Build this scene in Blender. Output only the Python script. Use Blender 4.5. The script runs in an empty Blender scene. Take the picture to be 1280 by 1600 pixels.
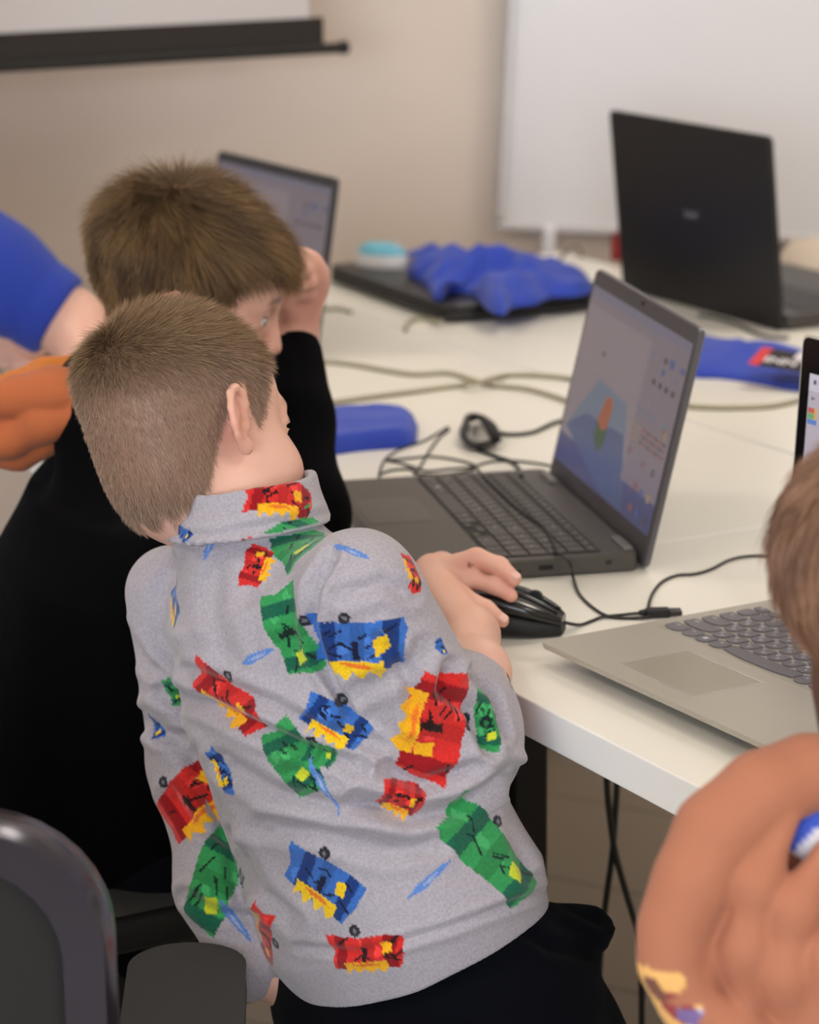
import bpy, bmesh, math, random
import numpy as np
from mathutils import Vector, Matrix
random.seed(7); RNG = np.random.default_rng(7)
scene = bpy.context.scene
COL = scene.collection
ZT = 0.74                       # table-top height
# ------------------------------------------------------------------ camera
F_PX, PITCH, ROLL, CAM_H = 4400.33, 0.2495, -0.0089, 0.7223
_c, _s = math.cos(PITCH), math.sin(PITCH)
_cr, _sr = math.cos(ROLL), math.sin(ROLL)
CAM = np.array([0.0, 0.0, ZT + CAM_H])
_up = np.array([0, _s, _c]); _fw = np.array([0, _c, -_s]); _ex = np.array([1.0, 0, 0])
C_R = _cr*_ex + _sr*_up; C_U = -_sr*_ex + _cr*_up; C_F = _fw
def ray(px, py):
    return C_F + C_R*((px-640)/F_PX) + C_U*((800-py)/F_PX)
def atz(px, py, z=0.0):
    """point seen at (px,py) on the horizontal plane z above the table top"""
    r = ray(px, py); t = (ZT + z - CAM[2])/r[2]
    return CAM + r*t
def aty(px, py, Y):
    r = ray(px, py)
    return CAM + r*(Y/r[1])
def topx(P):
    d = P - CAM
    w = d @ C_F
    return 640 + F_PX*(d @ C_R)/w, 800 - F_PX*(d @ C_U)/w
cam_data = bpy.data.cameras.new('camera'); cam = bpy.data.objects.new('camera', cam_data)
COL.objects.link(cam)
m = Matrix.Identity(4)
for i in range(3):
    m[i][0] = C_R[i]; m[i][1] = C_U[i]; m[i][2] = -C_F[i]; m[i][3] = CAM[i]
cam.matrix_world = m
cam_data.sensor_fit = 'VERTICAL'; cam_data.sensor_height = 36; cam_data.lens = F_PX*36/1600
cam_data.clip_start = .05; cam_data.clip_end = 60
cam_data.dof.use_dof = True; cam_data.dof.focus_distance = 2.20; cam_data.dof.aperture_fstop = 6.5
scene.camera = cam
# ------------------------------------------------------------------ materials
def lin(c):
    return tuple(((v/255)/12.92 if v/255 <= .04045 else ((v/255+.055)/1.055)**2.4) for v in c)
_M = {}
def mat(name, rgb=(200,200,200), rough=.5, metal=0, spec=.5, sheen=0, bump=0, bscale=200, var=0, vscale=30,
        attr=None, emit=0, sss=0, coat=0):
    if name in _M: return _M[name]
    m = bpy.data.materials.new(name); m.use_nodes = True
    nt = m.node_tree; b = nt.nodes['Principled BSDF']
    L = nt.links.new
    col = (*lin(rgb), 1)
    b.inputs['Base Color'].default_value = col
    b.inputs['Roughness'].default_value = rough; b.inputs['Metallic'].default_value = metal
    b.inputs['Specular IOR Level'].default_value = spec
    if sheen:
        b.inputs['Sheen Weight'].default_value = sheen; b.inputs['Sheen Roughness'].default_value = .5
    if coat:
        b.inputs['Coat Weight'].default_value = coat; b.inputs['Coat Roughness'].default_value = .15
    if sss:
        b.inputs['Subsurface Weight'].default_value = sss
        b.inputs['Subsurface Radius'].default_value = (.011, .0045, .0022); b.inputs['Subsurface Scale'].default_value = 1
    src = None
    if attr:
        a = nt.nodes.new('ShaderNodeAttribute'); a.attribute_name = attr; src = a.outputs['Color']
    if var:
        t = nt.nodes.new('ShaderNodeTexCoord'); n = nt.nodes.new('ShaderNodeTexNoise')
        n.inputs['Scale'].default_value = vscale; n.inputs['Detail'].default_value = 4
        L(t.outputs['Object'], n.inputs['Vector'])
        mx = nt.nodes.new('ShaderNodeMix'); mx.data_type = 'RGBA'; mx.blend_type = 'MULTIPLY'
        mx.inputs['Factor'].default_value = 1
        rp = nt.nodes.new('ShaderNodeMapRange')
        rp.inputs['From Min'].default_value = .3; rp.inputs['From Max'].default_value = .7
        rp.inputs['To Min'].default_value = 1-var; rp.inputs['To Max'].default_value = 1+var*.4
        L(n.outputs['Fac'], rp.inputs['Value']); L(rp.outputs['Result'], mx.inputs['B'])
        if src is not None: L(src, mx.inputs['A'])
        else: mx.inputs['A'].default_value = col
        src = mx.outputs['Result']
    if src is not None: L(src, b.inputs['Base Color'])
    if emit:
        if src is not None: L(src, b.inputs['Emission Color'])
        else: b.inputs['Emission Color'].default_value = col
        b.inputs['Emission Strength'].default_value = emit
    if bump:
        t = nt.nodes.new('ShaderNodeTexCoord'); n = nt.nodes.new('ShaderNodeTexNoise')
        n.inputs['Scale'].default_value = bscale; n.inputs['Detail'].default_value = 3
        L(t.outputs['Object'], n.inputs['Vector'])
        bp = nt.nodes.new('ShaderNodeBump'); bp.inputs['Strength'].default_value = bump; bp.inputs['Distance'].default_value = .002
        L(n.outputs['Fac'], bp.inputs['Height']); L(bp.outputs['Normal'], b.inputs['Normal'])
    _M[name] = m
    return m
# ------------------------------------------------------------------ object helpers
def prop(o, label=None, cat=None, group=None, kind=None):
    if label: o['label'] = label
    if cat: o['category'] = cat
    if group: o['group'] = group
    if kind: o['kind'] = kind
    return o
def thing(name, label, cat, M=None, group=None):
    o = bpy.data.objects.new(name, None); COL.objects.link(o); o.empty_display_size = .05
    if M is not None: o.matrix_world = M
    return prop(o, label, cat, group)
def link(name, me, mats, parent=None, smooth=False):
    if not isinstance(mats, (list, tuple)): mats = [mats]
    for m_ in mats: me.materials.append(m_)
    if smooth:
        me.polygons.foreach_set('use_smooth', np.ones(len(me.polygons), bool))
    o = bpy.data.objects.new(name, me); COL.objects.link(o)
    if parent is not None: o.parent = parent
    return o
def obj(name, bm, mats, parent=None, smooth=False, auto=None):
    me = bpy.data.meshes.new(name); bmesh.ops.recalc_face_normals(bm, faces=bm.faces)
    bm.to_mesh(me); bm.free()
    o = link(name, me, mats, parent, smooth)
    if auto: o.data.set_sharp_from_angle(angle=math.radians(auto))
    return o
def arr_mesh(name, V, Fq, mats, parent=None, smooth=True):
    """V (n,3), Fq (m,k) int arrays"""
    me = bpy.data.meshes.new(name); V = np.asarray(V, np.float32); Fq = np.asarray(Fq, np.int32)
    n, k = Fq.shape
    me.vertices.add(len(V)); me.vertices.foreach_set('co', V.ravel())
    me.loops.add(n*k); me.loops.foreach_set('vertex_index', Fq.ravel())
    me.polygons.add(n); me.polygons.foreach_set('loop_start', np.arange(0, n*k, k, dtype=np.int32))
    me.update(calc_edges=True); me.validate()
    return link(name, me, mats, parent, smooth)
def set_col(o, C, name='Col'):
    me = o.data; a = me.color_attributes.new(name, 'FLOAT_COLOR', 'POINT')
    C = np.asarray(C, np.float32)
    if C.shape[1] == 3: C = np.concatenate([C, np.ones((len(C), 1), np.float32)], 1)
    a.data.foreach_set('color', C.ravel())
def BM(): return bmesh.new()
def box(bm, c, s, bev=0, seg=2, R=None, mi=0):
    """box centre c, full size s; optional 3x3/4x4 rotation R"""
    v0 = set(bm.verts)
    r = bmesh.ops.create_cube(bm, size=1)
    vs = r['verts']
    bmesh.ops.scale(bm, vec=Vector(s), verts=vs)
    if bev:
        es = list({e for v in vs for e in v.link_edges})
        bmesh.ops.bevel(bm, geom=es, offset=bev, segments=seg, profile=.5, affect='EDGES')
    vs = [v for v in bm.verts if v not in v0]
    T = Matrix.Translation(Vector(c))
    if R is not None: T = T @ (R.to_4x4() if len(R) == 3 else R)
    bmesh.ops.transform(bm, matrix=T, verts=vs)
    for f in {f for v in vs for f in v.link_faces}: f.material_index = mi
    return vs
def rrect(w, h, r, n=5):
    """2-D rounded rectangle outline"""
    pts = []
    for cx, cy, a0 in ((w/2-r, h/2-r, 0), (-w/2+r, h/2-r, 90), (-w/2+r, -h/2+r, 180), (w/2-r, -h/2+r, 270)):
        for i in range(n+1):
            a = math.radians(a0+90*i/n); pts.append((cx+r*math.cos(a), cy+r*math.sin(a)))
    return pts
def slab(bm, pts, z0, z1, M=None, ch=0, mi=0, under=None):
    """extruded outline (local xy) between z0..z1, small chamfer ch on both rims"""
    n = len(pts); cx = sum(p[0] for p in pts)/n; cy = sum(p[1] for p in pts)/n
    def ring(z, ins):
        out = []
        for x, y in pts:
            d = math.hypot(x-cx, y-cy) or 1
            k = 1-ins/d*1.2
            p = Vector((cx+(x-cx)*k, cy+(y-cy)*k, z))
            out.append(bm.verts.new(M @ p if M else p))
        return out
    rs = [ring(z0, ch), ring(z0+ch, 0), ring(z1-ch, 0), ring(z1, ch)] if ch else [ring(z0, 0), ring(z1, 0)]
    if under: rs = [ring(z, i_) for z, i_ in under]+[ring(z1-ch, 0), ring(z1, ch)]
    fs = []
    for a, b in zip(rs, rs[1:]):
        for i in range(n):
            fs.append(bm.faces.new((a[i], a[(i+1) % n], b[(i+1) % n], b[i])))
    fs.append(bm.faces.new(rs[0][::-1])); fs.append(bm.faces.new(rs[-1]))
    for f in fs: f.material_index = mi
def flat(bm, pts, z, M=None, mi=0):
    f = bm.faces.new([bm.verts.new((M @ Vector((x, y, z))) if M else Vector((x, y, z))) for x, y in pts]); f.material_index = mi
def smooth_path(pts, n=8):
    P = [Vector(p) for p in pts]
    if len(P) < 3: return P
    out = []
    Q = [P[0]*2-P[1]] + P + [P[-1]*2-P[-2]]
    for i in range(1, len(Q)-2):
        a, b, c, d = Q[i-1:i+3]
        for k in range(n):
            t = k/n
            out.append(.5*((2*b)+(c-a)*t+(2*a-5*b+4*c-d)*t*t+(3*b-a-3*c+d)*t**3))
    out.append(P[-1])
    return out
def tube(bm, pts, r, seg=8, smooth=6, flatz=1, mi=0, caps=True):
    P = smooth_path(pts, smooth) if smooth else [Vector(p) for p in pts]
    rr = r if callable(r) else (lambda t: r)
    rings = []; N = len(P); up = Vector((0, 0, 1))
    prev = None
    for i, p in enumerate(P):
        t = (P[min(i+1, N-1)]-P[max(i-1, 0)]).normalized()
        if prev is None:
            u = t.cross(up)
            if u.length < .1: u = t.cross(Vector((1, 0, 0)))
        else: u = prev - t*prev.dot(t)
        u.normalize(); v = u.cross(t); prev = u
        R = rr(i/max(1, N-1))
        rings.append([bm.verts.new(p+(u*math.cos(2*math.pi*k/seg)+v*math.sin(2*math.pi*k/seg)*flatz)*R) for k in range(seg)])
    for a, b in zip(rings, rings[1:]):
        for k in range(seg):
            f = bm.faces.new((a[k], a[(k+1) % seg], b[(k+1) % seg], b[k])); f.material_index = mi
    if caps:
        bm.faces.new(rings[0][::-1]).material_index = mi; bm.faces.new(rings[-1]).material_index = mi
def cyl(bm, a, b, r, seg=20, r2=None, mi=0):
    tube(bm, [a, b], (lambda t: r+(r2-r)*t) if r2 is not None else r, seg, 0, mi=mi)
def frame(o, x, y, z):
    """4x4 from origin and three axes"""
    M = Matrix.Identity(4)
    for i in range(3): M[i][0] = x[i]; M[i][1] = y[i]; M[i][2] = z[i]; M[i][3] = o[i]
    return M
def yawM(x, y, z, a): return Matrix.Translation((x, y, z)) @ Matrix.Rotation(a, 4, 'Z')
def text_geo(bm, s, size, M, mi=0, bold=0, cx=True):
    cu = bpy.data.curves.new('t', 'FONT'); cu.body = s; cu.size = size; cu.resolution_u = 2
    if bold: cu.offset = bold
    if cx: cu.align_x = 'CENTER'; cu.align_y = 'CENTER'
    o = bpy.data.objects.new('t', cu); COL.objects.link(o)
    dg = bpy.context.evaluated_depsgraph_get()
    me = bpy.data.meshes.new_from_object(o.evaluated_get(dg))
    bpy.data.objects.remove(o); bpy.data.curves.remove(cu)
    n0 = len(bm.verts); f0 = len(bm.faces)
    bm.from_mesh(me); bm.verts.ensure_lookup_table(); bm.faces.ensure_lookup_table()
    for v in bm.verts[n0:]: v.co = M @ v.co
    for f in bm.faces[f0:]: f.material_index = mi
    bpy.data.meshes.remove(me)
# ------------------------------------------------------------------ implicit-surface modelling (for bodies and cloth)
def smin(a, b, k):
    h = np.clip(.5+.5*(b-a)/k, 0, 1)
    return b+(a-b)*h-k*h*(1-h)
def smax(a, b, k): return -smin(-a, -b, k)
def cap(P, a, b, ra, rb=None):
    a = np.asarray(a, np.float32); b = np.asarray(b, np.float32)
    if rb is None: rb = ra
    ba = b-a; pa = P-a
    h = np.clip((pa @ ba)/max(float(ba @ ba), 1e-12), 0, 1)
    q = pa-h[:, None]*ba
    return np.sqrt((q*q).sum(1))-(ra+(rb-ra)*h)
def ell(P, c, r, R=None):
    q = P-np.asarray(c, np.float32)
    if R is not None: q = q @ np.asarray(R, np.float32)      # R columns = local axes
    r = np.asarray(r, np.float32)
    k0 = np.sqrt(((q/r)**2).sum(1)); k1 = np.sqrt(((q/(r*r))**2).sum(1))+1e-9
    return k0*(k0-1)/k1
def chain(P, pts, rs, k=.01):
    d = None
    for i in range(len(pts)-1):
        e = cap(P, pts[i], pts[i+1], rs[i], rs[i+1])
        d = e if d is None else smin(d, e, k)
    return d
def mesh_sdf(fn, lo, hi, h):
    """surface nets on a block-sparse grid"""
    lo = np.asarray(lo, float); hi = np.asarray(hi, float)
    B = 12
    nb = np.ceil((hi-lo)/(h*B)).astype(int); n = nb*B+1
    G = np.full(n, 1.0, np.float32)
    ctr = np.stack(np.meshgrid(*[np.arange(k) for k in nb], indexing='ij'), -1).reshape(-1, 3)
    cp = (lo+(ctr+.5)*h*B).astype(np.float32)
    d = np.concatenate([fn(cp[i:i+200000]) for i in range(0, len(cp), 200000)])
    near = np.abs(d) < h*B*.87*1.9+.006
    for (i, j, k) in ctr[d < 0]:
        G[i*B:i*B+B+1, j*B:j*B+B+1, k*B:k*B+B+1] = -1
    loc = np.stack(np.meshgrid(*[np.arange(B+1)]*3, indexing='ij'), -1).reshape(-1, 3)
    nz = ctr[near]
    CH = 120
    for s in range(0, len(nz), CH):
        blk = nz[s:s+CH]
        idx = (blk[:, None, :]*B+loc[None]).reshape(-1, 3)
        v = fn((lo+idx*h).astype(np.float32)).astype(np.float32)
        G[idx[:, 0], idx[:, 1], idx[:, 2]] = v
    S = G < 0
    cells = np.zeros(n-1, np.int8)
    for a in (0, 1):
        for b in (0, 1):
            for c in (0, 1):
                cells += S[a:n[0]-1+a, b:n[1]-1+b, c:n[2]-1+c]
    act = (cells > 0) & (cells < 8)
    ci = np.argwhere(act)
    ids = np.full(n-1, -1, np.int32); ids[act] = np.arange(len(ci))
    acc = np.zeros((len(ci), 3)); cnt = np.zeros(len(ci))
    cor = [(a, b, c) for a in (0, 1) for b in (0, 1) for c in (0, 1)]
    vals = {o: G[ci[:, 0]+o[0], ci[:, 1]+o[1], ci[:, 2]+o[2]] for o in cor}
    for o in cor:
        for ax in range(3):
            if o[ax]: continue
            p = list(o); p[ax] = 1; p = tuple(p)
            a, b = vals[o], vals[p]
            x = (a < 0) != (b < 0)
            t = np.where(x, a/np.where(x, a-b, 1), 0)
            pt = np.tile(np.array(o, float), (len(ci), 1)); pt[:, ax] = t
            acc += pt*x[:, None]; cnt += x
    V = lo+(ci+acc/cnt[:, None])*h
    quads = []
    for ax in range(3):
        u, w = (ax+1) % 3, (ax+2) % 3
        sl0 = [slice(1, n[i]-1) for i in range(3)]; sl1 = list(sl0)
        sl0[ax] = slice(0, n[ax]-1); sl1[ax] = slice(1, n[ax])
        A = S[tuple(sl0)]; Bm = S[tuple(sl1)]
        e = np.argwhere(A != Bm)
        base = e.copy()
        for i in range(3):
            if i != ax: base[:, i] += 1
        sgn = A[e[:, 0], e[:, 1], e[:, 2]]
        def cid(du, dw):
            q = base.copy(); q[:, u] -= du; q[:, w] -= dw
            return ids[q[:, 0], q[:, 1], q[:, 2]]
        Q = np.stack([cid(1, 1), cid(0, 1), cid(0, 0), cid(1, 0)], 1)
        Q[~sgn] = Q[~sgn][:, ::-1]
        quads.append(Q)
    Q = np.concatenate(quads)
    return V, Q[(Q >= 0).all(1)]
def vnormals(V, Q):
    a, b, c, d = (V[Q[:, i]] for i in range(4))
    fn = np.cross(c-a, d-b)
    N = np.zeros_like(V)
    for i in range(4): np.add.at(N, Q[:, i], fn)
    return N/(np.linalg.norm(N, axis=1, keepdims=True)+1e-12)
def relax(V, Q, it=1, lam=.5):
    for _ in range(it):
        S = np.zeros_like(V); c = np.zeros(len(V))
        for i in range(4):
            j = Q[:, (i+1) % 4]
            np.add.at(S, Q[:, i], V[j]); np.add.at(c, Q[:, i], 1)
            np.add.at(S, j, V[Q[:, i]]); np.add.at(c, j, 1)
        V = V+lam*(S/np.maximum(c, 1)[:, None]-V)
    return V
def vnoise(P, sc, seed=0):
    """cheap smooth pseudo-noise in [-1,1] from sines"""
    r = np.random.default_rng(seed); out = np.zeros(len(P))
    for _ in range(6):
        k = r.normal(size=3); k /= np.linalg.norm(k); k *= sc*(.6+.9*r.random())
        out += np.sin(P @ k+r.random()*6.28)
    return out/6*1.6
def ss(x, a, b):
    t = np.clip((x-a)/(b-a), 0, 1); return t*t*(3-2*t)
# ================================================================== the room
def struct(name, bm, m, parent=None, **k):
    o = obj(name, bm, m, parent, **k)
    if parent is None: o['kind'] = 'structure'
    return o
M_wall = mat('wall_paint', (232, 216, 203), .85, bump=.05, bscale=300, var=.03, vscale=3)
M_ceil = mat('ceiling_paint', (225, 222, 215), .9)
M_dark = mat('black_plastic', (20, 20, 21), .45)
XL, XR, YF, YB, ZC = -3.2, 3.0, -3.0, 4.72, 2.75
bm = BM(); box(bm, (0, (YF+YB)/2, -.05), (XR-XL+.4, YB-YF+.4, .1))
M_floor = mat('floor_tile', (146, 136, 122), .35, var=.12, vscale=4)
nt = M_floor.node_tree; b_ = nt.nodes['Principled BSDF']
tc = nt.nodes.new('ShaderNodeTexCoord'); br = nt.nodes.new('ShaderNodeTexBrick')
mp = nt.nodes.new('ShaderNodeMapping'); mp.inputs['Rotation'].default_value = (0, 0, .51)
nt.links.new(tc.outputs['Object'], mp.inputs['Vector']); nt.links.new(mp.outputs['Vector'], br.inputs['Vector'])
br.inputs['Scale'].default_value = 1; br.inputs['Brick Width'].default_value = .9; br.inputs['Row Height'].default_value = .3
br.inputs['Mortar Size'].default_value = .003
br.inputs['Color1'].default_value = (*lin((186, 176, 160)), 1); br.inputs['Color2'].default_value = (*lin((174, 165, 150)), 1)
br.inputs['Mortar'].default_value = (*lin((120, 114, 104)), 1)
nt.links.new(br.outputs['Color'], b_.inputs['Base Color'])
struct('floor', bm, M_floor)
bm = BM(); box(bm, (0, (YF+YB)/2, ZC+.05), (XR-XL+.4, YB-YF+.4, .1)); struct('ceiling', bm, M_ceil)
bm = BM(); box(bm, (0, YB+.05, ZC/2), (XR-XL+.2, .1, ZC)); struct('wall_back', bm, M_wall)
bm = BM(); box(bm, (XL-.05, (YF+YB)/2, ZC/2), (.1, YB-YF, ZC)); struct('wall_left', bm, M_wall)
bm = BM(); box(bm, (XR+.05, (YF+YB)/2, ZC/2), (.1, YB-YF, ZC)); struct('wall_right', bm, M_wall)
bm = BM(); box(bm, (0, YB-.008, .045), (XR-XL, .016, .09), .004); struct('baseboard_back', bm, mat('baseboard_grey', (120, 112, 104), .5))
# front wall (behind the camera) with a wide window
WX0, WX1, WZ0, WZ1 = -2.7, .9, .9, 2.45
bm = BM()
box(bm, ((XL+WX0)/2, YF-.05, ZC/2), (WX0-XL, .1, ZC)); box(bm, ((XR+WX1)/2, YF-.05, ZC/2), (XR-WX1, .1, ZC))
box(bm, ((WX0+WX1)/2, YF-.05, WZ0/2), (WX1-WX0, .1, WZ0)); box(bm, ((WX0+WX1)/2, YF-.05, (WZ1+ZC)/2), (WX1-WX0, .1, ZC-WZ1))
struct('wall_front', bm, M_wall)
bm = BM(); M_wfr = mat('window_frame_white', (232, 232, 230), .35)
for x in np.linspace(WX0, WX1, 5): box(bm, (x+(.03 if x == WX0 else -.03 if x == WX1 else 0), YF-.05, (WZ0+WZ1)/2), (.06, .07, WZ1-WZ0), .005)
for z in (WZ0+.03, WZ1-.03): box(bm, ((WX0+WX1)/2, YF-.05, z), (WX1-WX0, .07, .06), .005)
w1 = struct('window_1', bm, M_wfr)
# ------------------------------------------------------------------ light
wd = bpy.data.worlds.new('daylight'); scene.world = wd; wd.use_nodes = True
bg = wd.node_tree.nodes['Background']; bg.inputs[0].default_value = (.62, .78, 1, 1); bg.inputs[1].default_value = 1.0
def area(name, loc, size, power, col, tgt):
    l = bpy.data.lights.new(name, 'AREA'); l.shape = 'RECTANGLE'; l.size, l.size_y = size; l.energy = power; l.color = col
    o = bpy.data.objects.new(name, l); COL.objects.link(o); o.location = loc
    o.rotation_euler = (Vector(tgt)-Vector(loc)).to_track_quat('-Z', 'Y').to_euler()
    return o
area('window_daylight', ((WX0+WX1)/2, YF-.12, (WZ0+WZ1)/2), (WX1-WX0, WZ1-WZ0), 190, (.80, .89, 1), ((WX0+WX1)/2, 5, 1.3))
M_led = mat('ceiling_lamp_diffuser', (255, 246, 232), .5, emit=17.5)
M_ledf = mat('lamp_frame_white', (235, 235, 232), .4)
for i, (lx, ly, nm) in enumerate(((-1.3, 3.65, 'ceiling lamp over the far left of the room'), (1.2, 3.65, 'ceiling lamp above the far end of the tables'),
                        (-1.5, .9, 'ceiling lamp over the front left of the room'), (1.2, .9, 'ceiling lamp above the near end of the tables'))):
    t = thing('ceiling_lamp', 'square white '+nm, 'lamp', Matrix.Translation((lx, ly, ZC)), 'square ceiling lamps')
    bm = BM()
    for sx, sy, wx, wy in ((0, .31, .64, .02), (0, -.31, .64, .02), (.31, 0, .02, .60), (-.31, 0, .02, .60)):
        box(bm, (sx, sy, -.012), (wx, wy, .024), .003)
    obj('lamp_frame', bm, M_ledf, t)
    bm = BM(); box(bm, (0, 0, -.008), (.598, .598, .008)); obj('lamp_diffuser', bm, M_led, t)
# ================================================================== tables
E0 = np.array([0, 2.3773]); TA = -1.0634
ED = np.array([math.cos(TA), math.sin(TA)]); EN = np.array([-ED[1], ED[0]])
def tb(s, p, z=0.0): q = E0+ED*s+EN*p; return np.array([q[0], q[1], ZT+z])
M_top = mat('table_laminate', (240, 236, 226), .32, spec=.45, var=.012, vscale=6)
M_edge = mat('table_edge_band', (246, 244, 242), .22, spec=.55)
M_leg = mat('table_leg_metal', (30, 30, 31), .35, metal=.6)
def table(s0, s1, p0, p1, label):
    c = tb((s0+s1)/2, (p0+p1)/2); M = yawM(c[0], c[1], 0, TA)
    t = thing('table', label, 'table', M, 'white tables pushed together')
    ls, lp = s1-s0-.002, p1-p0-.002
    bm = BM(); box(bm, (0, 0, ZT-.0165), (ls, lp, .033), .0015, 2)
    bm.normal_update()
    for f in bm.faces:
        f.material_index = 0 if abs(f.normal.z) > .7 else 1
    obj('tabletop', bm, [M_top, M_edge], t)
    for sx in (-1, 1):
        for sy in (-1, 1):
            bm = BM(); x, y = sx*(ls/2-.075), sy*(lp/2-.165)
            box(bm, (x, y, (ZT-.033)/2+.004), (.04, .04, ZT-.033-.008), .004)
            box(bm, (x, y, .004), (.05, .05, .008), .002)
            obj('leg', bm, M_leg, t)
    bm = BM()
    for sy in (-1, 1): box(bm, (0, sy*(lp/2-.165), ZT-.053), (ls-.19, .03, .04), .003)
    for sx in (-1, 1): box(bm, (sx*(ls/2-.075), 0, ZT-.053), (.03, lp-.37, .04), .003)
    obj('under_frame', bm, M_leg, t)
table(-.163, 1.24, 0, .72, 'white table at the near corner, holding the silver laptop and the gaming mouse')
table(-.163, 1.24, .722, 1.27, 'white table on the right side behind the open silver laptop')
table(-1.77, -.165, 0, .72, 'white table in the middle, crossed by pale cables, under the dark grey laptop')
table(-1.77, -.165, .722, 1.27, 'white table at the back, holding the closed black laptop and the tall black laptop')
# ================================================================== projection screen and whiteboard on the back wall
P0 = aty(505, 76, 4.45); dv = np.array([-math.cos(math.radians(29)), -math.sin(math.radians(29)), 0])
t = thing('projection_screen', 'pull-down projection screen with black border, hanging upper left', 'screen',
          frame(P0, -dv, (0, 0, 1), np.cross(-dv, (0, 0, 1))))
H = ZC-.1-P0[2]; W = 1.9; bw = .024
bm = BM(); box(bm, (-W/2, H/2+.03, 0), (W-2*bw, H-.03, .003)); obj('screen_fabric', bm, mat('screen_white', (206, 200, 199), .8), t)
bm = BM()
box(bm, (-W/2, .026, -.0005), (W, .046, .005)); box(bm, (-bw/2, H/2+.045, -.0005), (bw, H-.09, .0045)); box(bm, (-W+bw/2, H/2+.045, -.0005), (bw, H-.09, .0045))
obj('screen_border', bm, mat('screen_border_black', (38, 31, 26), .75), t)
bm = BM(); tube(bm, [(-W-.035, 0, 0), (.034, 0, 0)], .0085, 14, 0)
for x in (-W-.038, .036): tube(bm, [(x-.006, 0, 0), (x+.006, 0, 0)], .0105, 14, 0)
obj('bottom_bar', bm, mat('bar_black', (12, 10, 9), .5), t, smooth=True, auto=40)
bm = BM(); box(bm, (-W/2, H+.04, -.01), (W+.12, .11, .10), .012)
obj('screen_case', bm, M_ledf, t)
# whiteboard, hung slightly askew
A = aty(776, 357, 4.690); B = aty(1280, 379, 4.690)
xa = (B-A)/np.linalg.norm(B-A); za = np.cross(xa, (0, 1, 0)); za = -za if za[2] < 0 else za
na = np.cross(xa, za); na = na if na[1] < 0 else -na
t = thing('whiteboard', 'large white dry-erase board on the back wall, upper right', 'whiteboard', frame(A, xa, -na, za))
bw, bh = 1.7, 1.15
bm = BM(); box(bm, (bw/2, 0, bh/2), (bw-.01, .012, bh-.01)); obj('board_surface', bm, mat('board_white', (226, 224, 226), .25, spec=.5), t)
bm = BM(); M_al = mat('board_frame_pale', (206, 202, 203), .4, metal=.2)
for c, s in (((bw/2, -.004, .006), (bw, .026, .014)), ((bw/2, -.004, bh-.006), (bw, .026, .014)), ((.006, -.004, bh/2), (.014, .026, bh-.03)), ((bw-.006, -.004, bh/2), (.014, .026, bh-.03))):
    box(bm, c, s, .004)
obj('board_frame', bm, M_al, t)
bm = BM(); box(bm, (.90, -.03, -.022), (.75, .07, .012), .003); box(bm, (.90, -.062, -.014), (.75, .006, .024), .002)
obj('marker_tray', bm, mat('tray_grey', (84, 78, 70), .5), t)
bm = BM(); box(bm, (.088, -.012, -.012), (.022, .03, .05), .006, 3); obj('mounting_clip', bm, mat('clip_white', (232, 230, 236), .4), t)
# ================================================================== laptops
M_leg_txt = mat('key_legend_white', (226, 226, 228), .5)
_kc = {}
def key_mesh(w, h, ht, m, style, legend):
    k = (round(w, 4), round(h, 4), m.name, style, legend)
    if k in _kc: return _kc[k]
    bm = BM()
    if style == 'round':     # flat top side, rounded bottom edge
        r = .0015; pts = [(w/2, h/2-r), (w/2-r, h/2), (-w/2+r, h/2), (-w/2, h/2-r)]
        n = 10
        for i in range(n+1):
            u = -1+2*i/n
            pts.append((u*w/2*(.99), -h/2+min(.0042, h*.28)*abs(u)**2.6))
        slab(bm, pts, 0, ht, None, .0005)
    else:
        slab(bm, rrect(w, h, .0012, 3), 0, ht, None, .0004)
    for (s, dx, dy, sz) in legend:
        if s == 'WIN':
            for a in (-1, 1):
                for b in (-1, 1): flat(bm, [(dx+a*.0013-.0011, dy+b*.0013-.0011), (dx+a*.0013+.0011, dy+b*.0013-.0011), (dx+a*.0013+.0011, dy+b*.0013+.0011), (dx+a*.0013-.0011, dy+b*.0013+.0011)], ht+.00008, mi=1)
        else: text_geo(bm, s, sz, Matrix.Translation((dx, dy, ht+.00008)), 1, bold=.006*sz)
    me = bpy.data.meshes.new('key')
    bm.to_mesh(me); bm.free(); me.materials.append(m); me.materials.append(M_leg_txt)
    _kc[k] = me
    return me
def keyrow(parent, x, y, z, items, unit, h, m, style, gap, ht, leg):
    for it in items:
        w, s = it[0], it[1]
        lg = leg(s, w*unit-gap, h-gap) if s else ()
        o = bpy.data.objects.new('key', key_mesh(w*unit-gap, (it[2] if len(it) > 2 else 1)*h-gap, ht, m, style, lg)); COL.objects.link(o)
        o.parent = parent; o.location = (x+w*unit/2, y+(it[3] if len(it) > 3 else 0), z)
        x += w*unit
def leg_dark(s, w, h):
    if len(s) == 1: return ((s, -w*.22, h*.16, .0042), (RU.get(s, s), w*.2, -h*.2, .0036)) if s in RU else ((s, -w*.15, 0, .0045),)
    return ((s, -w*.5+.0045+.0006*len(s), h*.1, .0031),)
RU = dict(zip('QWERTYUIOPASDFGHJKLZXCVBNM', 'ЙЦУКЕНГШЩЗФЫВАПРОЛДЯЧСМИТЬ'))
def leg_l2(s, w, h):
    if s == 'WIN': return (('WIN', 0, 0, 1),)
    if len(s) == 1: return ((s, -w*.2, h*.17, .0062), (RU.get(s, s), w*.14, -h*.17, .0052)) if s in RU else ((s, -w*.2, h*.1, .005),)
    return ((s, -w*.5+.0055+.0008*len(s), h*.2, .0036),)
K = lambda st: [(1, c) for c in st]
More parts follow.
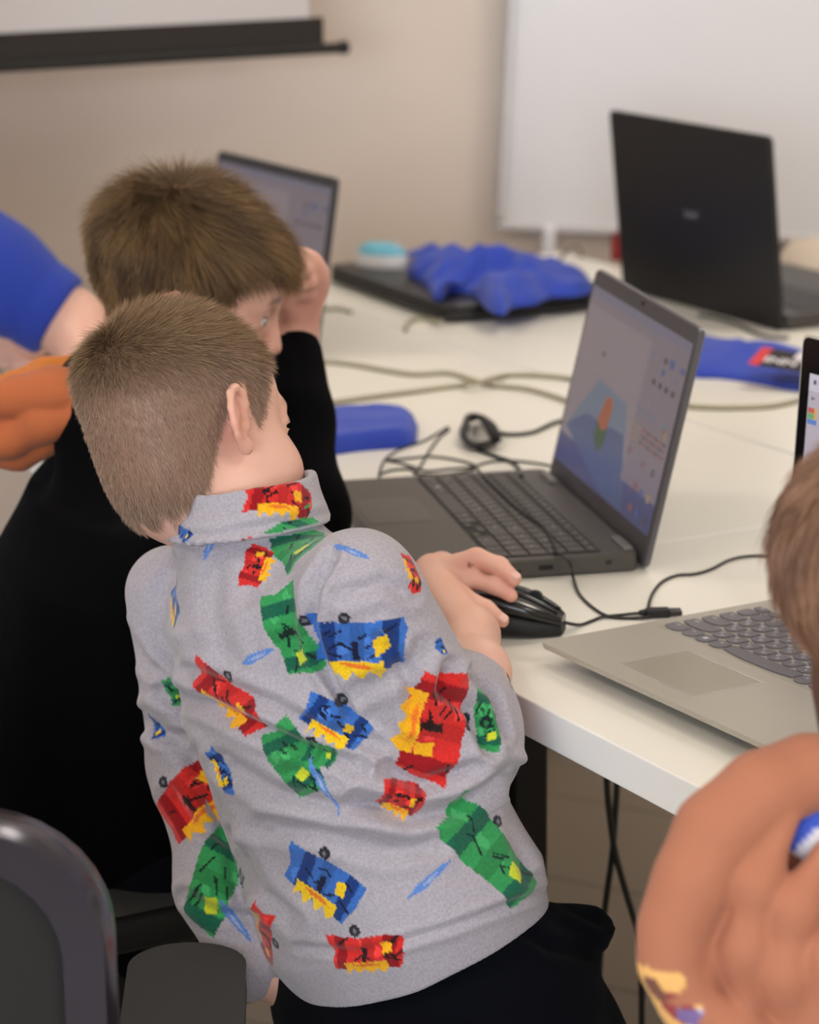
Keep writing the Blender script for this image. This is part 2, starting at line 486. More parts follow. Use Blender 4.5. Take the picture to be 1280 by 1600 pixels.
def rows_full(arrows=True):
    fn = [(1, 'Esc')]+[(1, 'F%d' % i) for i in range(1, 13)]+[(1.6, 'Del')]
    return [
        (.62, fn+[(1.1, 'Hm'), (1.1, 'Pu'), (1.1, 'Pd'), (1.1, 'End')]),
        (1, K('`1234567890-=')+[(1.6, 'Back')]+[(1.1, 'Num'), (1.1, '/'), (1.1, '*'), (1.1, '-')]),
        (1, [(1.4, 'Tab')]+K('QWERTYUIOP[]')+[(1.2, '\\')]+[(1.1, '7'), (1.1, '8'), (1.1, '9'), (1.1, '+')]),
        (1, [(1.7, 'Caps')]+K("ASDFGHJKL;'")+[(1.9, 'Enter')]+[(1.1, '4'), (1.1, '5'), (1.1, '6'), (1.1, '')]),
        (1, [(2.2, 'Shift')]+K('ZXCVBNM,./')+[(2.4, 'Shift')]+[(1.1, '1'), (1.1, '2'), (1.1, '3'), (1.1, '')]),
        (1, [(1.3, 'Ctrl'), (1, 'Fn'), (1, 'WIN'), (1, 'Alt'), (5, ''), (1, 'Alt'), (1.1, 'Ctrl'), (1.0, '', .5, -.0042), (1.2, '', .5, .0042), (1.0, '', .5, -.0042)]+[(2.2, '0'), (1.1, ','), (1.1, '')]),
    ]
def laptop(name, label, M, W, D, TH, L, tilt, base_m, lid_m, bez_m, key_m, kb, pad, bez, screen=None, lid_th=.006, keys=True, style='flat', group=None, hinge_z=None, under=None, rim=.003):
    """local frame: x right for the user, y away from the user, hinge on y=0, z up from the table"""
    t = thing(name, label, 'laptop', M, group)
    bm = BM(); slab(bm, [(x, y-D/2) for x, y in rrect(W, D, .009, 5)], .0015, TH, None, .0016, under=under)
    base = obj('base', bm, base_m, t, auto=35)
    for x in (-W/2+.05, W/2-.05):
        for y in (-.05, -D+.05): bm = BM(); cyl(bm, (x, y, 0), (x, y, .0035), .006, 12); obj('rubber_foot', bm, M_dark, t)
    hz = TH*.55 if hinge_z is None else hinge_z
    Ml = Matrix.Translation((0, .004, hz)) @ Matrix(((1, 0, 0, 0), (0, math.sin(tilt), -math.cos(tilt), 0), (0, math.cos(tilt), math.sin(tilt), 0), (0, 0, 0, 1)))
    bm = BM(); slab(bm, [(x, y+L/2) for x, y in rrect(W, L, .008, 5)], -lid_th, 0, Ml, .0012)
    lid = obj('lid', bm, lid_m, t, auto=35)
    if bez:
        bt, bs, bb = bez
        bm = BM()
        slab(bm, [(x, y+L/2) for x, y in rrect(W-rim, L-rim, .007, 4)], .0, .0011, Ml, .0003)
        bz = obj('bezel', bm, bez_m, t, auto=35)
        sw, sh = W-2*bs, L-bt-bb
        Ms = Ml @ Matrix.Translation((-sw/2, bb, .0013))      # screen coords: u right 0..sw, v up 0..sh
        bm = BM(); mats = screen(bm, Ms, sw, sh)
        obj('display', bm, mats, t)
        bm = BM(); c = Ml @ Matrix.Translation((0, L-bt*.45, .0012))
        slab(bm, rrect(.010, .0042, .002, 4), 0, .0004, c); obj('webcam', bm, mat('webcam_black', (8, 8, 10), .15), t)
    if pad:
        x0, x1, y0, y1, pm = pad
        bm = BM(); slab(bm, [(x+(x0+x1)/2, y+(y0+y1)/2) for x, y in rrect(x1-x0, y1-y0, .003, 3)], TH-.0004, TH+.0003, None, .0002)
        obj('touchpad', bm, pm, t)
    if keys:
        kx0, kx1, ky0, ky1, unit = kb
        bm = BM(); slab(bm, [(x+(kx0+kx1)/2, y+(ky0+ky1)/2) for x, y in rrect(kx1-kx0+.004, ky1-ky0+.004, .003, 3)], TH-.001, TH+.0002, None)
        kbo = obj('keyboard', bm, keys if not keys is True else mat('keyboard_well', (24, 24, 25), .6), t)
        rows = rows_full(); tot = sum(r[0] for r in rows); hh = (ky1-ky0)/tot; y = ky1
        for hgt, items in rows:
            h = hh*hgt; y -= h
            keyrow(kbo, kx0, y+h/2, TH+.0002, items, unit, h, key_m, style, .0022, .0013, leg_l2 if style == 'round' else leg_dark)
    return t, base, lid, Ml
def emat(name, rgb, e=1.0):
    n = 'display_'+name
    if n in _M: return _M[n]
    m = mat(n, (6, 6, 8), .25, spec=.35); b = m.node_tree.nodes['Principled BSDF']
    b.inputs['Emission Color'].default_value = (*lin(rgb), 1); b.inputs['Emission Strength'].default_value = e
    return m
def scr_tool(dim):
    """a 3-D drawing program: pale page, tilted blue work plane, two-coloured post, icon columns"""
    cols = [('page', (132, 120, 124)), ('plane', (104, 114, 128)), ('plane_low', (80, 88, 116)), ('orange', (150, 88, 66)), ('green', (62, 84, 60)),
            ('icon_dark', (78, 72, 74)), ('icon_blue', (78, 88, 128)), ('icon_red', (126, 84, 78)), ('icon_sand', (142, 122, 98)), ('strip', (120, 110, 116)), ('low', (78, 78, 106)), ('bar', (112, 108, 122))]
    ms = [emat(n, tuple(min(255, v*dim) for v in c), .8) for n, c in cols]
    ix = {n: i for i, (n, _) in enumerate(cols)}
    def draw(bm, M, w, h):
        lay = [0]
        def P(pts, m):
            lay[0] += .00002
            flat(bm, [(u*w, (1-v)*h) for u, v in pts][::-1], lay[0], M, ix[m])
        def R(u, v, du, dv, m): P([(u, v), (u+du, v), (u+du, v+dv), (u, v+dv)], m)
        R(0, 0, 1, 1, 'page'); R(0, 0, 1, .05, 'bar'); R(0, .05, 1, .05, 'strip')
        R(0, .84, 1, .16, 'low')
        P([(.27, .445), (.57, .48), (.73, .99), (.52, .99), (.04, .79)], 'plane')
        P([(.07, .76), (.22, .66), (.60, .63), (.73, .99), (.52, .99), (.04, .79)], 'plane_low')
        P([(.375, .5), (.43, .5), (.45, .54), (.44, .66), (.39, .69), (.335, .65)], 'orange')
        P([(.335, .65), (.39, .69), (.44, .66), (.445, .75), (.39, .81), (.33, .74)], 'green')
        R(.66, .10, .34, .74, 'strip'); R(.24, .30, .025, .025, 'icon_dark')
        rr = random.Random(3)
        for j, v in enumerate((.14, .20, .27, .36, .44)):
            for i in range(5):
                if rr.random() < .72: R(.68+.06*i, v, .03, .03, 'icon_blue' if (i == 2 and j == 1) else rr.choice(['icon_dark', 'bar', 'plane', 'strip']))
        R(.86, .13, .035, .045, 'icon_blue'); R(.96, .14, .03, .03, 'icon_blue')
        for j in range(3):
            for i in range(13): R(.66+.025*i, .53+.033*j, .014, .018, ('icon_sand' if i < 4 else 'icon_red' if (i+j) % 3 else 'icon_dark'))
        R(.93, .47, .05, .018, 'icon_red'); R(.955, .47, .02, .05, 'icon_sand')
        R(.68, .66, .02, .03, 'icon_red'); R(.82, .68, .02, .03, 'icon_red'); R(.92, .68, .02, .04, 'icon_dark')
        for u, v, m_ in ((.8, .80, 'icon_red'), (.86, .81, 'icon_blue'), (.93, .81, 'icon_sand'), (.80, .91, 'icon_red'), (.87, .915, 'icon_blue'), (.94, .92, 'icon_dark')):
            R(u, v, .03, .04, m_)
        return ms
    def wrap(bm, M, w, h): draw(bm, M, w, h); return ms
    return wrap
def scr_page(bm, M, w, h):
    """a browser window with a small colour-block badge and an outlined button"""
    cols = [(186, 176, 186), (204, 196, 208), (96, 96, 120), (206, 84, 72), (104, 170, 96), (92, 130, 196), (214, 170, 90), (150, 160, 196)]
    ms = [emat('page_%d' % i, c, .9) for i, c in enumerate(cols)]
    lay = [0]
    def R(u, v, du, dv, m):     # millimetres from the top-left corner
        lay[0] += .00002
        x, y = u/1000, h-v/1000
        flat(bm, [(x, y-dv/1000), (x+du/1000, y-dv/1000), (x+du/1000, y), (x, y)], lay[0], M, m)
    R(0, 0, w*1000, h*1000, 0); R(0, 0, w*1000, 15, 1)
    R(6, 5, 4, 4, 2)
    lay[0] += .00002; text_geo(bm, 'New', .005, M @ Matrix.Translation((.018, h-.007, lay[0])), 2)
    R(5, 21, 5, 1, 2); R(5, 20, 2, 3, 2); R(16, 21, 4, 1, 7); R(25, 19, 4, 5, 7)
    for i in range(3):
        for j in range(3): R(1.5+4.4*i, 30+5*j, 4, 4.6, (3, 3, 6, 4, 4, 6, 5, 5, 5)[i+3*j])
    R(20, 31, 8, 10, 2); R(21.2, 33, 5.6, 1.2, 1); R(21.2, 36, 5.6, 1.2, 1)
    R(8, 84, 20, 30, 7); R(8.6, 85, 18.8, 26, 1); R(11, 97, 14, 3, 5)
    for i in range(7): R(8, 126+12*i, 3, 3, 7); R(8.7, 126.7+12*i, 1.6, 1.6, 0)
    return ms
# --- dark grey laptop in the middle
M_dk = mat('dark_grey_plastic', (72, 68, 64), .42, bump=.06, bscale=1500)
M_dklid = mat('dark_grey_lid', (98, 96, 102), .32, metal=.55)
M_bez1 = mat('bezel_grey', (74, 70, 71), .45)
M_key1 = mat('key_dark_grey', (70, 66, 62), .5)
X1, Y1, A1 = .1822, 2.7706, -1.3633
lt, base, lid, Ml1 = laptop('laptop', 'open dark grey laptop in the middle with a drawing program on screen', yawM(X1, Y1, ZT, A1), .3585, .2356, .019, .237, .2278,
    M_dk, M_dklid, M_bez1, M_key1, (-.1666, .1666, -.1418, -.0361, .333/19.0), (-.089, .012, -.228, -.1625, mat('touchpad_dark', (66, 62, 58), .35)), (.017, .0065, .030), scr_tool(1.0), hinge_z=.003, lid_th=.0065)
for x in (-.130, .146):
    bm = BM(); box(bm, (x, -.0075, .0195), (.046, .010, .006), .0018); obj('hinge_cover', bm, mat('hinge_grey', (118, 114, 112), .35, metal=.4), lt)
for nm, y, w, z, hh in (('card_slot', -.130, .028, .0085, .0024), ('usb_port', -.092, .014, .0105, .0052), ('lock_slot', -.030, .006, .0115, .0042)):
    bm = BM(); box(bm, (.1792, y, z), (.0008, w, hh), .0002); obj(nm, bm, mat('port_black', (6, 6, 6), .5), lt)
bm = BM(); text_geo(bm, 'DELL', .010, Ml1 @ Matrix.Translation((0, .0165, .00125)), 0); obj('logo', bm, mat('logo_dim', (96, 92, 94), .3, metal=.6), lt)
# --- silver laptop on the right
M_sv = mat('silver_plastic', (176, 170, 158), .38, metal=.35, bump=.03, bscale=2500)
M_svlid = mat('silver_rim', (226, 220, 208), .35, metal=.2)
M_key2 = mat('key_blue_grey', (104, 100, 106), .5)
X2, Y2, A2 = .1091, 2.3049, -1.0475
W2, D2 = .405, .256
c2 = np.array([X2, Y2])+np.array([math.cos(A2), math.sin(A2)])*W2/2+np.array([-math.sin(A2), math.cos(A2)])*D2
lt2, base2, lid2, Ml2 = laptop('laptop', 'open silver laptop at the near right with blue-grey keys and black screen bezel', yawM(c2[0], c2[1], ZT, A2), W2, D2, .020, .250, .062,
    M_sv, M_svlid, mat('bezel_black', (16, 16, 18), .22), M_key2, (-W2/2+.0165, -W2/2+.0165+.0195*18.97, .1145-D2, .2235-D2, .0195),
    (.0888-W2/2, .1938-W2/2, .0223-D2, .0923-D2, mat('touchpad_silver', (158, 151, 136), .35, metal=.3)), (.034, .0165, .03), scr_page, style='round', keys=M_sv, rim=.0065, under=((.004, .036), (.0125, .012), (.0155, .001)), hinge_z=.011, lid_th=.007)
bm = BM()   # pale outline around the touchpad
px0, px1, py0, py1 = .0888-W2/2, .1938-W2/2, .0223-D2, .0923-D2
for c, s in ((((px0+px1)/2, py1, .0202), (px1-px0, .0011, .0006)), (((px0+px1)/2, py0, .0202), (px1-px0, .0008, .0006)), ((px0, (py0+py1)/2, .0202), (.0008, py1-py0, .0006)), ((px1, (py0+py1)/2, .0202), (.0008, py1-py0, .0006))):
    box(bm, c, s)
obj('touchpad_rim', bm, mat('rim_bright', (214, 210, 204), .25, metal=.5), lt2)
# --- tall black laptop at the back, lid towards the camera
aR = np.array([.523, 3.825]); aL = aR+np.array([-.476, .879])*.40
xa_ = (aL-aR)/.40                    # user sits beyond: his right is the far-left end
c3 = (aL+aR)/2; A3 = math.atan2(xa_[1], xa_[0])
M_bk = mat('black_laptop_shell', (17, 17, 17), .5, bump=.05, bscale=900)
lt3, base3, lid3, Ml3 = laptop('laptop', 'tall black laptop at the back, lid turned to the camera with a pale logo', yawM(c3[0], c3[1], ZT, A3), .40, .262, .022, .270, .10,
    mat('black_deck', (66, 62, 60), .45), M_bk, mat('bezel_black2', (14, 14, 15), .3), mat('key_black', (44, 42, 42), .5), (-.185, .185, -.145, -.035, .37/19), (-.11, .0, -.245, -.16, mat('touchpad_black', (40, 38, 38), .4)), (.012, .009, .03), scr_page, hinge_z=.002, lid_th=.008)
bm = BM(); Mlog = Ml3 @ Matrix.Rotation(math.pi, 4, 'Y') @ Matrix.Translation((0, .140, .00825))
text_geo(bm, 'acer', .020, Mlog, 0, bold=.0006); obj('logo', bm, mat('logo_grey', (120, 120, 122), .4, metal=.3), lt3)
# --- dark laptop behind the boy in black
qR = aty(522, 283, 3.26); 
dz = ZT+.232
qR = CAM+ray(521, 284)*((dz-CAM[2])/ray(521, 284)[2])
A4 = TA; W4 = .36
c4 = np.array([qR[0], qR[1]])-np.array([math.cos(A4), math.sin(A4)])*W4/2-np.array([-math.sin(A4), math.cos(A4)])*.036
laptop('laptop', 'dark laptop with a lit screen behind the head of the boy in black', yawM(c4[0], c4[1], ZT, A4), W4, .24, .019, .233, .16,
    M_dk, mat('lid_slate', (52, 53, 56), .4), mat('bezel_slate', (54, 55, 58), .45), M_key1, (-.1666, .1666, -.1418, -.0361, .333/19.0), (-.089, .012, -.228, -.1625, mat('touchpad_dark', (66, 62, 58), .35)), (.014, .008, .028), scr_tool(1.22), hinge_z=.006)
# --- closed black laptop under the blue shirt
a5 = atz(695, 508, 0)[:2]; b5 = atz(515, 441, 0)[:2]; u5 = (b5-a5)/np.linalg.norm(b5-a5); n5 = np.array([u5[1], -u5[0]])
if n5[0] < 0: n5 = -n5
W5, D5 = .415, .285
c5 = a5+u5*W5/2+n5*D5/2
t5 = thing('laptop', 'closed thick black laptop lying under the crumpled blue shirt', 'laptop', frame((c5[0], c5[1], ZT), (u5[0], u5[1], 0), (-u5[1], u5[0], 0), (0, 0, 1)))
bm = BM(); slab(bm, rrect(W5, D5, .018, 5), .002, .017, None, .003); obj('base', bm, mat('laptop_black_matt', (26, 25, 25), .5), t5, auto=35)
bm = BM(); slab(bm, rrect(W5-.002, D5-.002, .018, 5), .0175, .027, None, .003); obj('lid', bm, mat('laptop_black_lid', (30, 29, 30), .38), t5, auto=35)
for x in (-.17, .17):
    for y in (-.11, .11): bm = BM(); cyl(bm, (x, y, 0), (x, y, .004), .008, 12); obj('rubber_foot', bm, M_dark, t5)
# ================================================================== mice
def mouse_gaming():
    nose = atz(881, 970, .012); 
    rear = atz(742, 962, .012)
    d = nose-rear; d[2] = 0; Lm = np.linalg.norm(d); d /= Lm
    n = np.array([-d[1], d[0], 0]); L_ = .124
    c = nose-d*L_/2; c[2] = ZT
    t = thing('computer_mouse', 'black gaming mouse under the hand of the boy in the printed sweatshirt', 'mouse', frame(c, d, n, (0, 0, 1)))
    # lofted shell: x along, width w(x), height h(x)
    def loft(z0f, z1f, wf, name, m, x0=-.062, x1=.062, n_=28, k=20):
        bm = BM(); rings = []
        for i in range(n_+1):
            u = i/n_; x = x0+(x1-x0)*u; w = wf(u); z0, z1 = z0f(u), z1f(u)
            ring = []
            for j in range(k):
                a = 2*math.pi*j/k; ca, sa = math.cos(a), math.sin(a)
                e = .62
                yy = w*math.copysign(abs(ca)**e, ca); zz = (z0+z1)/2+(z1-z0)/2*math.copysign(abs(sa)**e, sa)
                ring.append(bm.verts.new((x, yy, zz)))
            rings.append(ring)
        for a, b in zip(rings, rings[1:]):
            for j in range(k): bm.faces.new((a[j], a[(j+1) % k], b[(j+1) % k], b[j]))
        bm.faces.new(rings[0][::-1]); bm.faces.new(rings[-1])
        return obj(name, bm, m, t, smooth=True, auto=50)
    hump = lambda u: .012+.028*math.sin(math.pi*min(1, max(0, (u*.86+.10))))**.8
    wf = lambda u: (.031*(math.sin(math.pi*min(.98, max(.02, .12+u*.74)))**.45))*(1 if u < .75 else 1-.45*((u-.75)/.25)**2)*(1 if u > .08 else .55+.45*(u/.08)**.5)
    loft(lambda u: .001, lambda u: hump(u)*.62, wf, 'shell', mat('mouse_rubber', (22, 21, 21), .6, bump=.3, bscale=900))
    loft(lambda u: hump(u)*.5, lambda u: hump(u)*1.0, lambda u: wf(u)*.93+.0005, 'top_cover', mat('mouse_gloss', (30, 29, 28), .22))
    for s in (-1, 1):
        bm = BM(); tube(bm, [(.012, s*.0055, hump(.6)+.0005), (.030, s*.007, hump(.74)+.0008), (.045, s*.007, hump(.86)+.001), (.058, s*.006, hump(.97)+.0012)], lambda q: .0052-.0025*q, 8, 4, flatz=.4)
        obj('button', bm, mat('mouse_gloss', (30, 29, 28), .22), t, smooth=True)
    bm = BM(); cyl(bm, (.036, -.0025, hump(.80)), (.036, .0025, hump(.80)), .0075, 20); obj('scroll_wheel', bm, M_dark, t, smooth=True, auto=40)
    bm = BM(); tube(bm, [(-.004, -.0297, .0195), (.002, -.0297, .0200), (.008, -.0293, .0196)], .0011, 6, 3); obj('red_accent', bm, mat('mouse_red', (150, 22, 26), .4), t)
    return t, c, d, n
ms, mc, md, mn = mouse_gaming()
def mouse_round(name, P, yaw, label, m_body, m_top, L=.10, W=.062, H=.034):
    t = thing(name, label, 'mouse', yawM(P[0], P[1], P[2], yaw))
    def dome(z0, hscale, r, nm, m, cut=0):
        bm = BM(); n1, n2 = 28, 10; rings = []
        for i in range(n2+1):
            ph = i/n2*math.pi/2
            rings.append([bm.verts.new((r*L/2*math.cos(2*math.pi*k/n1)*math.cos(ph)**.55, r*W/2*math.sin(2*math.pi*k/n1)*math.cos(ph)**.55, z0+hscale*math.sin(ph))) for k in range(n1)] if i < n2 else [bm.verts.new((0, 0, z0+hscale))])
        for a, b in zip(rings, rings[1:]):
            for k in range(n1):
                if len(b) == 1: bm.faces.new((a[k], a[(k+1) % n1], b[0]))
                else: bm.faces.new((a[k], a[(k+1) % n1], b[(k+1) % n1], b[k]))
        bm.faces.new(rings[0][::-1])
        return obj(nm, bm, m, t, smooth=True, auto=60)
    dome(.001, H*.92, 1, 'shell', m_body); dome(H*.5, H*.52, .9, 'top_cover', m_top)
    bm = BM(); cyl(bm, (L*.27, -.003, H*.80), (L*.27, .003, H*.80), .007, 16); obj('scroll_wheel', bm, m_body, t, smooth=True, auto=40)
    return t
P = atz(597, 421, .0272)
mouse_round('computer_mouse', P+np.array([0, .03, 0]), TA+.4, 'white mouse with a sky-blue top on the closed black laptop', mat('mouse_white', (226, 224, 224), .35), mat('mouse_sky_blue', (112, 190, 214), .35), .095, .058, .036)
P = atz(62, 556, 0)
mouse_round('computer_mouse', P, .2, 'grey mouse on the table under the arm in the blue polo shirt', mat('mouse_slate', (84, 88, 92), .45), mat('mouse_slate', (84, 88, 92), .45), .10, .06, .03)
# ================================================================== cables
M_cab_p = mat('cable_pale', (158, 152, 128), .55); M_cab_k = mat('cable_black', (26, 24, 23), .5)
def cable(px, r, m, label, z=None, name='cable', group=None, sm=6, seg=8):
    pts = []
    for q in px:
        zz = q[2] if len(q) > 2 else r
        pts.append(Vector(atz(q[0], q[1], zz)))
    c = pts[0].copy(); c.z = ZT
    bm = BM(); tube(bm, [p-c for p in pts], r, seg, sm)
    o = obj(name, bm, m, None, smooth=True); o.location = c
    return prop(o, label, 'cable', group)
cable([(470, 566), (520, 566), (560, 571), (610, 580), (650, 585), (700, 583), (740, 594), (770, 602), (820, 607), (868, 620), (920, 640)], .0032, M_cab_p, 'pale cable crossing the middle table from the upper left down to the dark laptop')
cable([(470, 637), (520, 629), (590, 619), (660, 610), (720, 602), (735, 600, .0095), (752, 597, .0105), (768, 592, .0095), (790, 587), (830, 586), (880, 590), (930, 596)], .0032, M_cab_p, 'pale cable crossing over the other one from lower left to right')
cable([(1000, 600), (1030, 620), (1064, 633), (1110, 637), (1160, 637), (1210, 634), (1262, 622)], .0032, M_cab_p, 'pale cable curving in front of the blue shirt with a printed badge')
cable([(470, 478), (505, 483), (530, 482), (550, 488)], .003, M_cab_p, 'short pale cable end beside the sleeve of the boy in black')
cable([(633, 516), (638, 505), (650, 499), (668, 498), (692, 503, .012)], .003, M_cab_p, 'short cable poking out at the corner of the closed laptop')
cable([(628, 432, .045), (648, 400, .045), (690, 388, .05), (722, 398, .05), (745, 414, .045)], .0026, mat('cable_grey', (120, 112, 102), .5), 'thin grey cable arching over the top of the crumpled blue shirt')
cable([(868, 420, .0), (878, 402, .02), (890, 388, .035), (903, 383, .03), (910, 400, .0)], .0028, mat('cable_grey', (120, 112, 102), .5), 'thin grey cable looping up behind the right end of the blue shirt')
cable([(1232, 528), (1190, 524), (1155, 508), (1120, 497), (1092, 492)], .0026, M_cab_k, 'black cable along the foot of the tall black laptop')
# black cable bundle behind the dark laptop
bm = BM(); cb = atz(748, 678, 0)
def rel(px, py, z): return Vector(atz(px, py, z)-cb)
for k in range(3):
    o_ = .0022*k
    tube(bm, [rel(724+2*k, 672, .006+o_), rel(732, 656-2*k, .008+o_), rel(752, 653, .012-o_), rel(768+2*k, 668, .007+o_), rel(776, 686, .008), rel(760-k, 694, .005+o_), rel(738, 694+k, .007), rel(725, 682, .006+o_), rel(724+2*k, 671, .008+o_)], .0042, 8, 6)
obj_b = obj('cable_bundle', bm, M_cab_k, None, smooth=True); obj_b.location = cb; prop(obj_b, 'black cable coiled into a small ring behind the dark laptop', 'cable')
bm = BM()
tube(bm, [rel(752, 652, .014), rel(762, 664, .018), rel(772, 680, .016), rel(778, 692, .008)], .006, 8, 5, flatz=.5)
obj('cable_tie', bm, mat('tie_black', (14, 13, 13), .8), obj_b, smooth=True)
cable([(776, 676), (800, 679), (830, 676), (850, 668), (868, 660), (905, 650)], .0024, M_cab_k, 'black cable running from the coiled ring to the back of the dark laptop', sm=8)
cable([(738, 690), (752, 704), (775, 713), (800, 722), (812, 735), (815, 745, .02)], .0024, M_cab_k, 'black cable from the coiled ring down to the keyboard edge')
cable([(592, 752), (594, 737), (602, 718), (625, 702), (660, 690), (686, 676), (699, 668), (700, 673), (688, 682), (672, 703), (656, 730), (648, 741)], .0014, M_cab_k, 'thin black cable looping in a long narrow bow behind the dark laptop')
cable([(594, 741), (612, 735), (640, 733), (652, 740), (670, 742), (700, 741), (735, 735), (742, 728), (728, 722), (700, 716), (668, 713), (640, 716), (604, 719)], .0014, M_cab_k, 'thin black cable lying in a flat loop along the edge of the dark laptop')
cable([(602, 719), (628, 724), (650, 731), (668, 736), (700, 733), (735, 730), (765, 722), (800, 720), (840, 724), (870, 730)], .0014, M_cab_k, 'thin black cable running along behind the keyboard to the screen hinge')
zk = .0225
cable([(742, 729, .002), (748, 735, .012), (757, 745, zk), (775, 763, zk), (800, 787, zk), (820, 803, zk), (848, 822, zk), (858, 836, zk), (866, 853, zk), (871, 864, zk), (880, 869, zk), (889, 877, .0235), (893, 886, .018), (895, 900, .005), (905, 928, .0016), (930, 952, .0016), (955, 964, .0016), (990, 966, .0016), (1016, 964, .003)], .0015, M_cab_k, 'thin black mouse cable draped across the keyboard of the dark laptop')
cable([(880, 972, .010), (893, 975, .005), (908, 976, .0016), (925, 970, .0016), (942, 964, .0022), (970, 961, .0026), (1000, 958, .0024), (1018, 958, .004)], .0015, M_cab_k, 'short black cable leaving the nose of the gaming mouse')
cable([(1014, 957, .004), (1014, 945, .0016), (1020, 927, .0016), (1035, 909, .0016), (1058, 899, .0016), (1085, 897, .0016), (1112, 889, .0016), (1140, 875, .0016), (1170, 869, .0016), (1206, 869, .0016), (1240, 874, .0016)], .0015, M_cab_k, 'black cable curving over the table from the plug to the silver laptop')
pA = atz(1014, 958, .004); pB = atz(1052, 957, .004); dd = (pB-pA)/np.linalg.norm(pB-pA)
t = thing('usb_plug', 'small black plug beside the left edge of the silver laptop', 'plug', frame((pA+pB)/2*np.array([1, 1, 0])+np.array([0, 0, ZT]), dd, (-dd[1], dd[0], 0), (0, 0, 1)))
bm = BM(); box(bm, (-.003, 0, .0045), (.022, .011, .008), .002, 3); obj('plug_body', bm, M_dark, t)
bm = BM(); tube(bm, [(-.020, 0, .0045), (-.013, 0, .0045)], lambda q: .0022+.0015*q, 10, 0); obj('strain_relief', bm, M_dark, t, smooth=True)
bm = BM(); box(bm, (.013, 0, .0045), (.011, .012, .0045), .0005); obj('plug_shell', bm, mat('plug_dark', (40, 38, 36), .4), t)
# cables hanging under the table
def hang(pts, r, m, label):
    P = [Vector(p) for p in pts]; bm = BM(); c = P[0].copy(); tube(bm, [p-c for p in P], r, 8, 6)
    o = obj('hanging_cable', bm, m, None, smooth=True); o.location = c; prop(o, label, 'cable')
M_cab_h = mat('cable_under', (40, 40, 32), .5)
Yh = 2.62
hang([aty(948, 1150, Yh), aty(949, 1230, Yh), aty(955, 1290, Yh), aty(962, 1335, Yh), aty(980, 1400, Yh), aty(999, 1470, Yh), aty(1003, 1560, Yh), aty(1002, 1700, Yh)], .0032, M_cab_h, 'dark cable hanging under the table, its lower end swinging right')
hang([aty(966, 1150, Yh+.012), aty(964, 1230, Yh+.012), aty(960, 1290, Yh+.012), aty(957, 1335, Yh+.012), aty(948, 1400, Yh+.012), aty(940, 1470, Yh+.012), aty(935, 1560, Yh+.012), aty(930, 1700, Yh+.012)], .0032, M_cab_h, 'dark cable hanging under the table, its lower end swinging left')
# ================================================================== shirts and small things on the tables
M_blue = mat('blue_cotton', (42, 70, 182), .85, sheen=.15, bump=.08, bscale=700)
def pile(name, label, outline, zb, hf, m, cat, n=26, k=110, mats=None, colr=None, vein=0):
    """crumpled cloth: closed outline (pixels on the plane zb), inner heights from hf(u, v, r, P)"""
    O = [Vector(atz(x, y, zb)) for x, y in outline]
    O = smooth_path(O+[O[0], O[1]], 8)[:-8]
    L = [0]
    for a, b in zip(O, O[1:]): L.append(L[-1]+(b-a).length)
    R_ = [Vector((np.interp(L[-1]*i/k, L, [p.x for p in O]), np.interp(L[-1]*i/k, L, [p.y for p in O]), O[0].z)) for i in range(k)]
    c = sum(R_, Vector())/k
    V = []; Fq = []
    for j in range(n+1):
        r = 1-j/n*.985
        for i in range(k):
            p = c+(R_[i]-c)*r
            V.append((p.x, p.y, p.z))
    V = np.array(V); rr = np.repeat(1-np.arange(n+1)/n*.985, k)
    hgt = hf(V, rr)
    T = V.copy(); T[:, 2] = zb+ZT+.0025+hgt
    Bt = V.copy(); Bt[:, 2] = zb+ZT+.0002
    N1 = len(V)
    for j in range(n):
        for i in range(k):
            a, b = j*k+i, j*k+(i+1) % k
            Fq.append((a, b, b+k, a+k)); Fq.append((N1+b, N1+a, N1+a+k, N1+b+k))
    for i in range(k): Fq.append((i, N1+i, N1+(i+1) % k, (i+1) % k))
    AV = np.concatenate([T, Bt])-np.array(c)
    o = arr_mesh(name, AV, np.array(Fq), m, None, True); o.location = c
    prop(o, label, cat); return o
def ridged(V, sc, seed): return 1-np.abs(vnoise(V, sc, seed))
def h1(V, r):
    e = np.sqrt(np.clip(1-r, 0, 1))
    return e*(.014+.030*np.clip(ridged(V*np.array([1, 1, 0]), 38, 4), -.3, 1)+.020*ridged(V*np.array([1, 1, 0]), 80, 9))
pile('shirt', 'crumpled royal-blue shirt heaped on the closed black laptop', [(632, 412), (640, 434), (662, 444), (682, 470), (704, 458), (738, 462), (762, 484), (786, 494), (800, 482), (838, 476), (862, 466), (900, 464), (926, 455), (915, 437), (885, 436), (866, 424), (820, 420), (760, 424), (700, 416), (655, 408), (638, 404)], .0275, h1, M_blue, 'shirt', n=30, k=150)
def h2(V, r): return np.minimum(1, (1-r)*7)**.5*(.013+.006*vnoise(V*np.array([1, 1, 0]), 24, 2)+.0035*ridged(V*np.array([1, 1, 0]), 60, 7))
pile('shirt', 'folded royal-blue shirt on the table beside the sleeve of the boy in black', [(455, 720), (500, 715), (560, 706), (640, 698), (652, 680), (646, 660), (600, 652), (560, 654), (500, 655), (450, 665)], 0, h2, M_blue, 'shirt', n=22, k=110)
def h3(V, r):
    q = (V-V.mean(0))
    return np.sqrt(np.clip(1-r, 0, 1))*(.016+.016*np.clip(ridged(V*np.array([1, 1, 0]), 26, 12), -.2, 1))
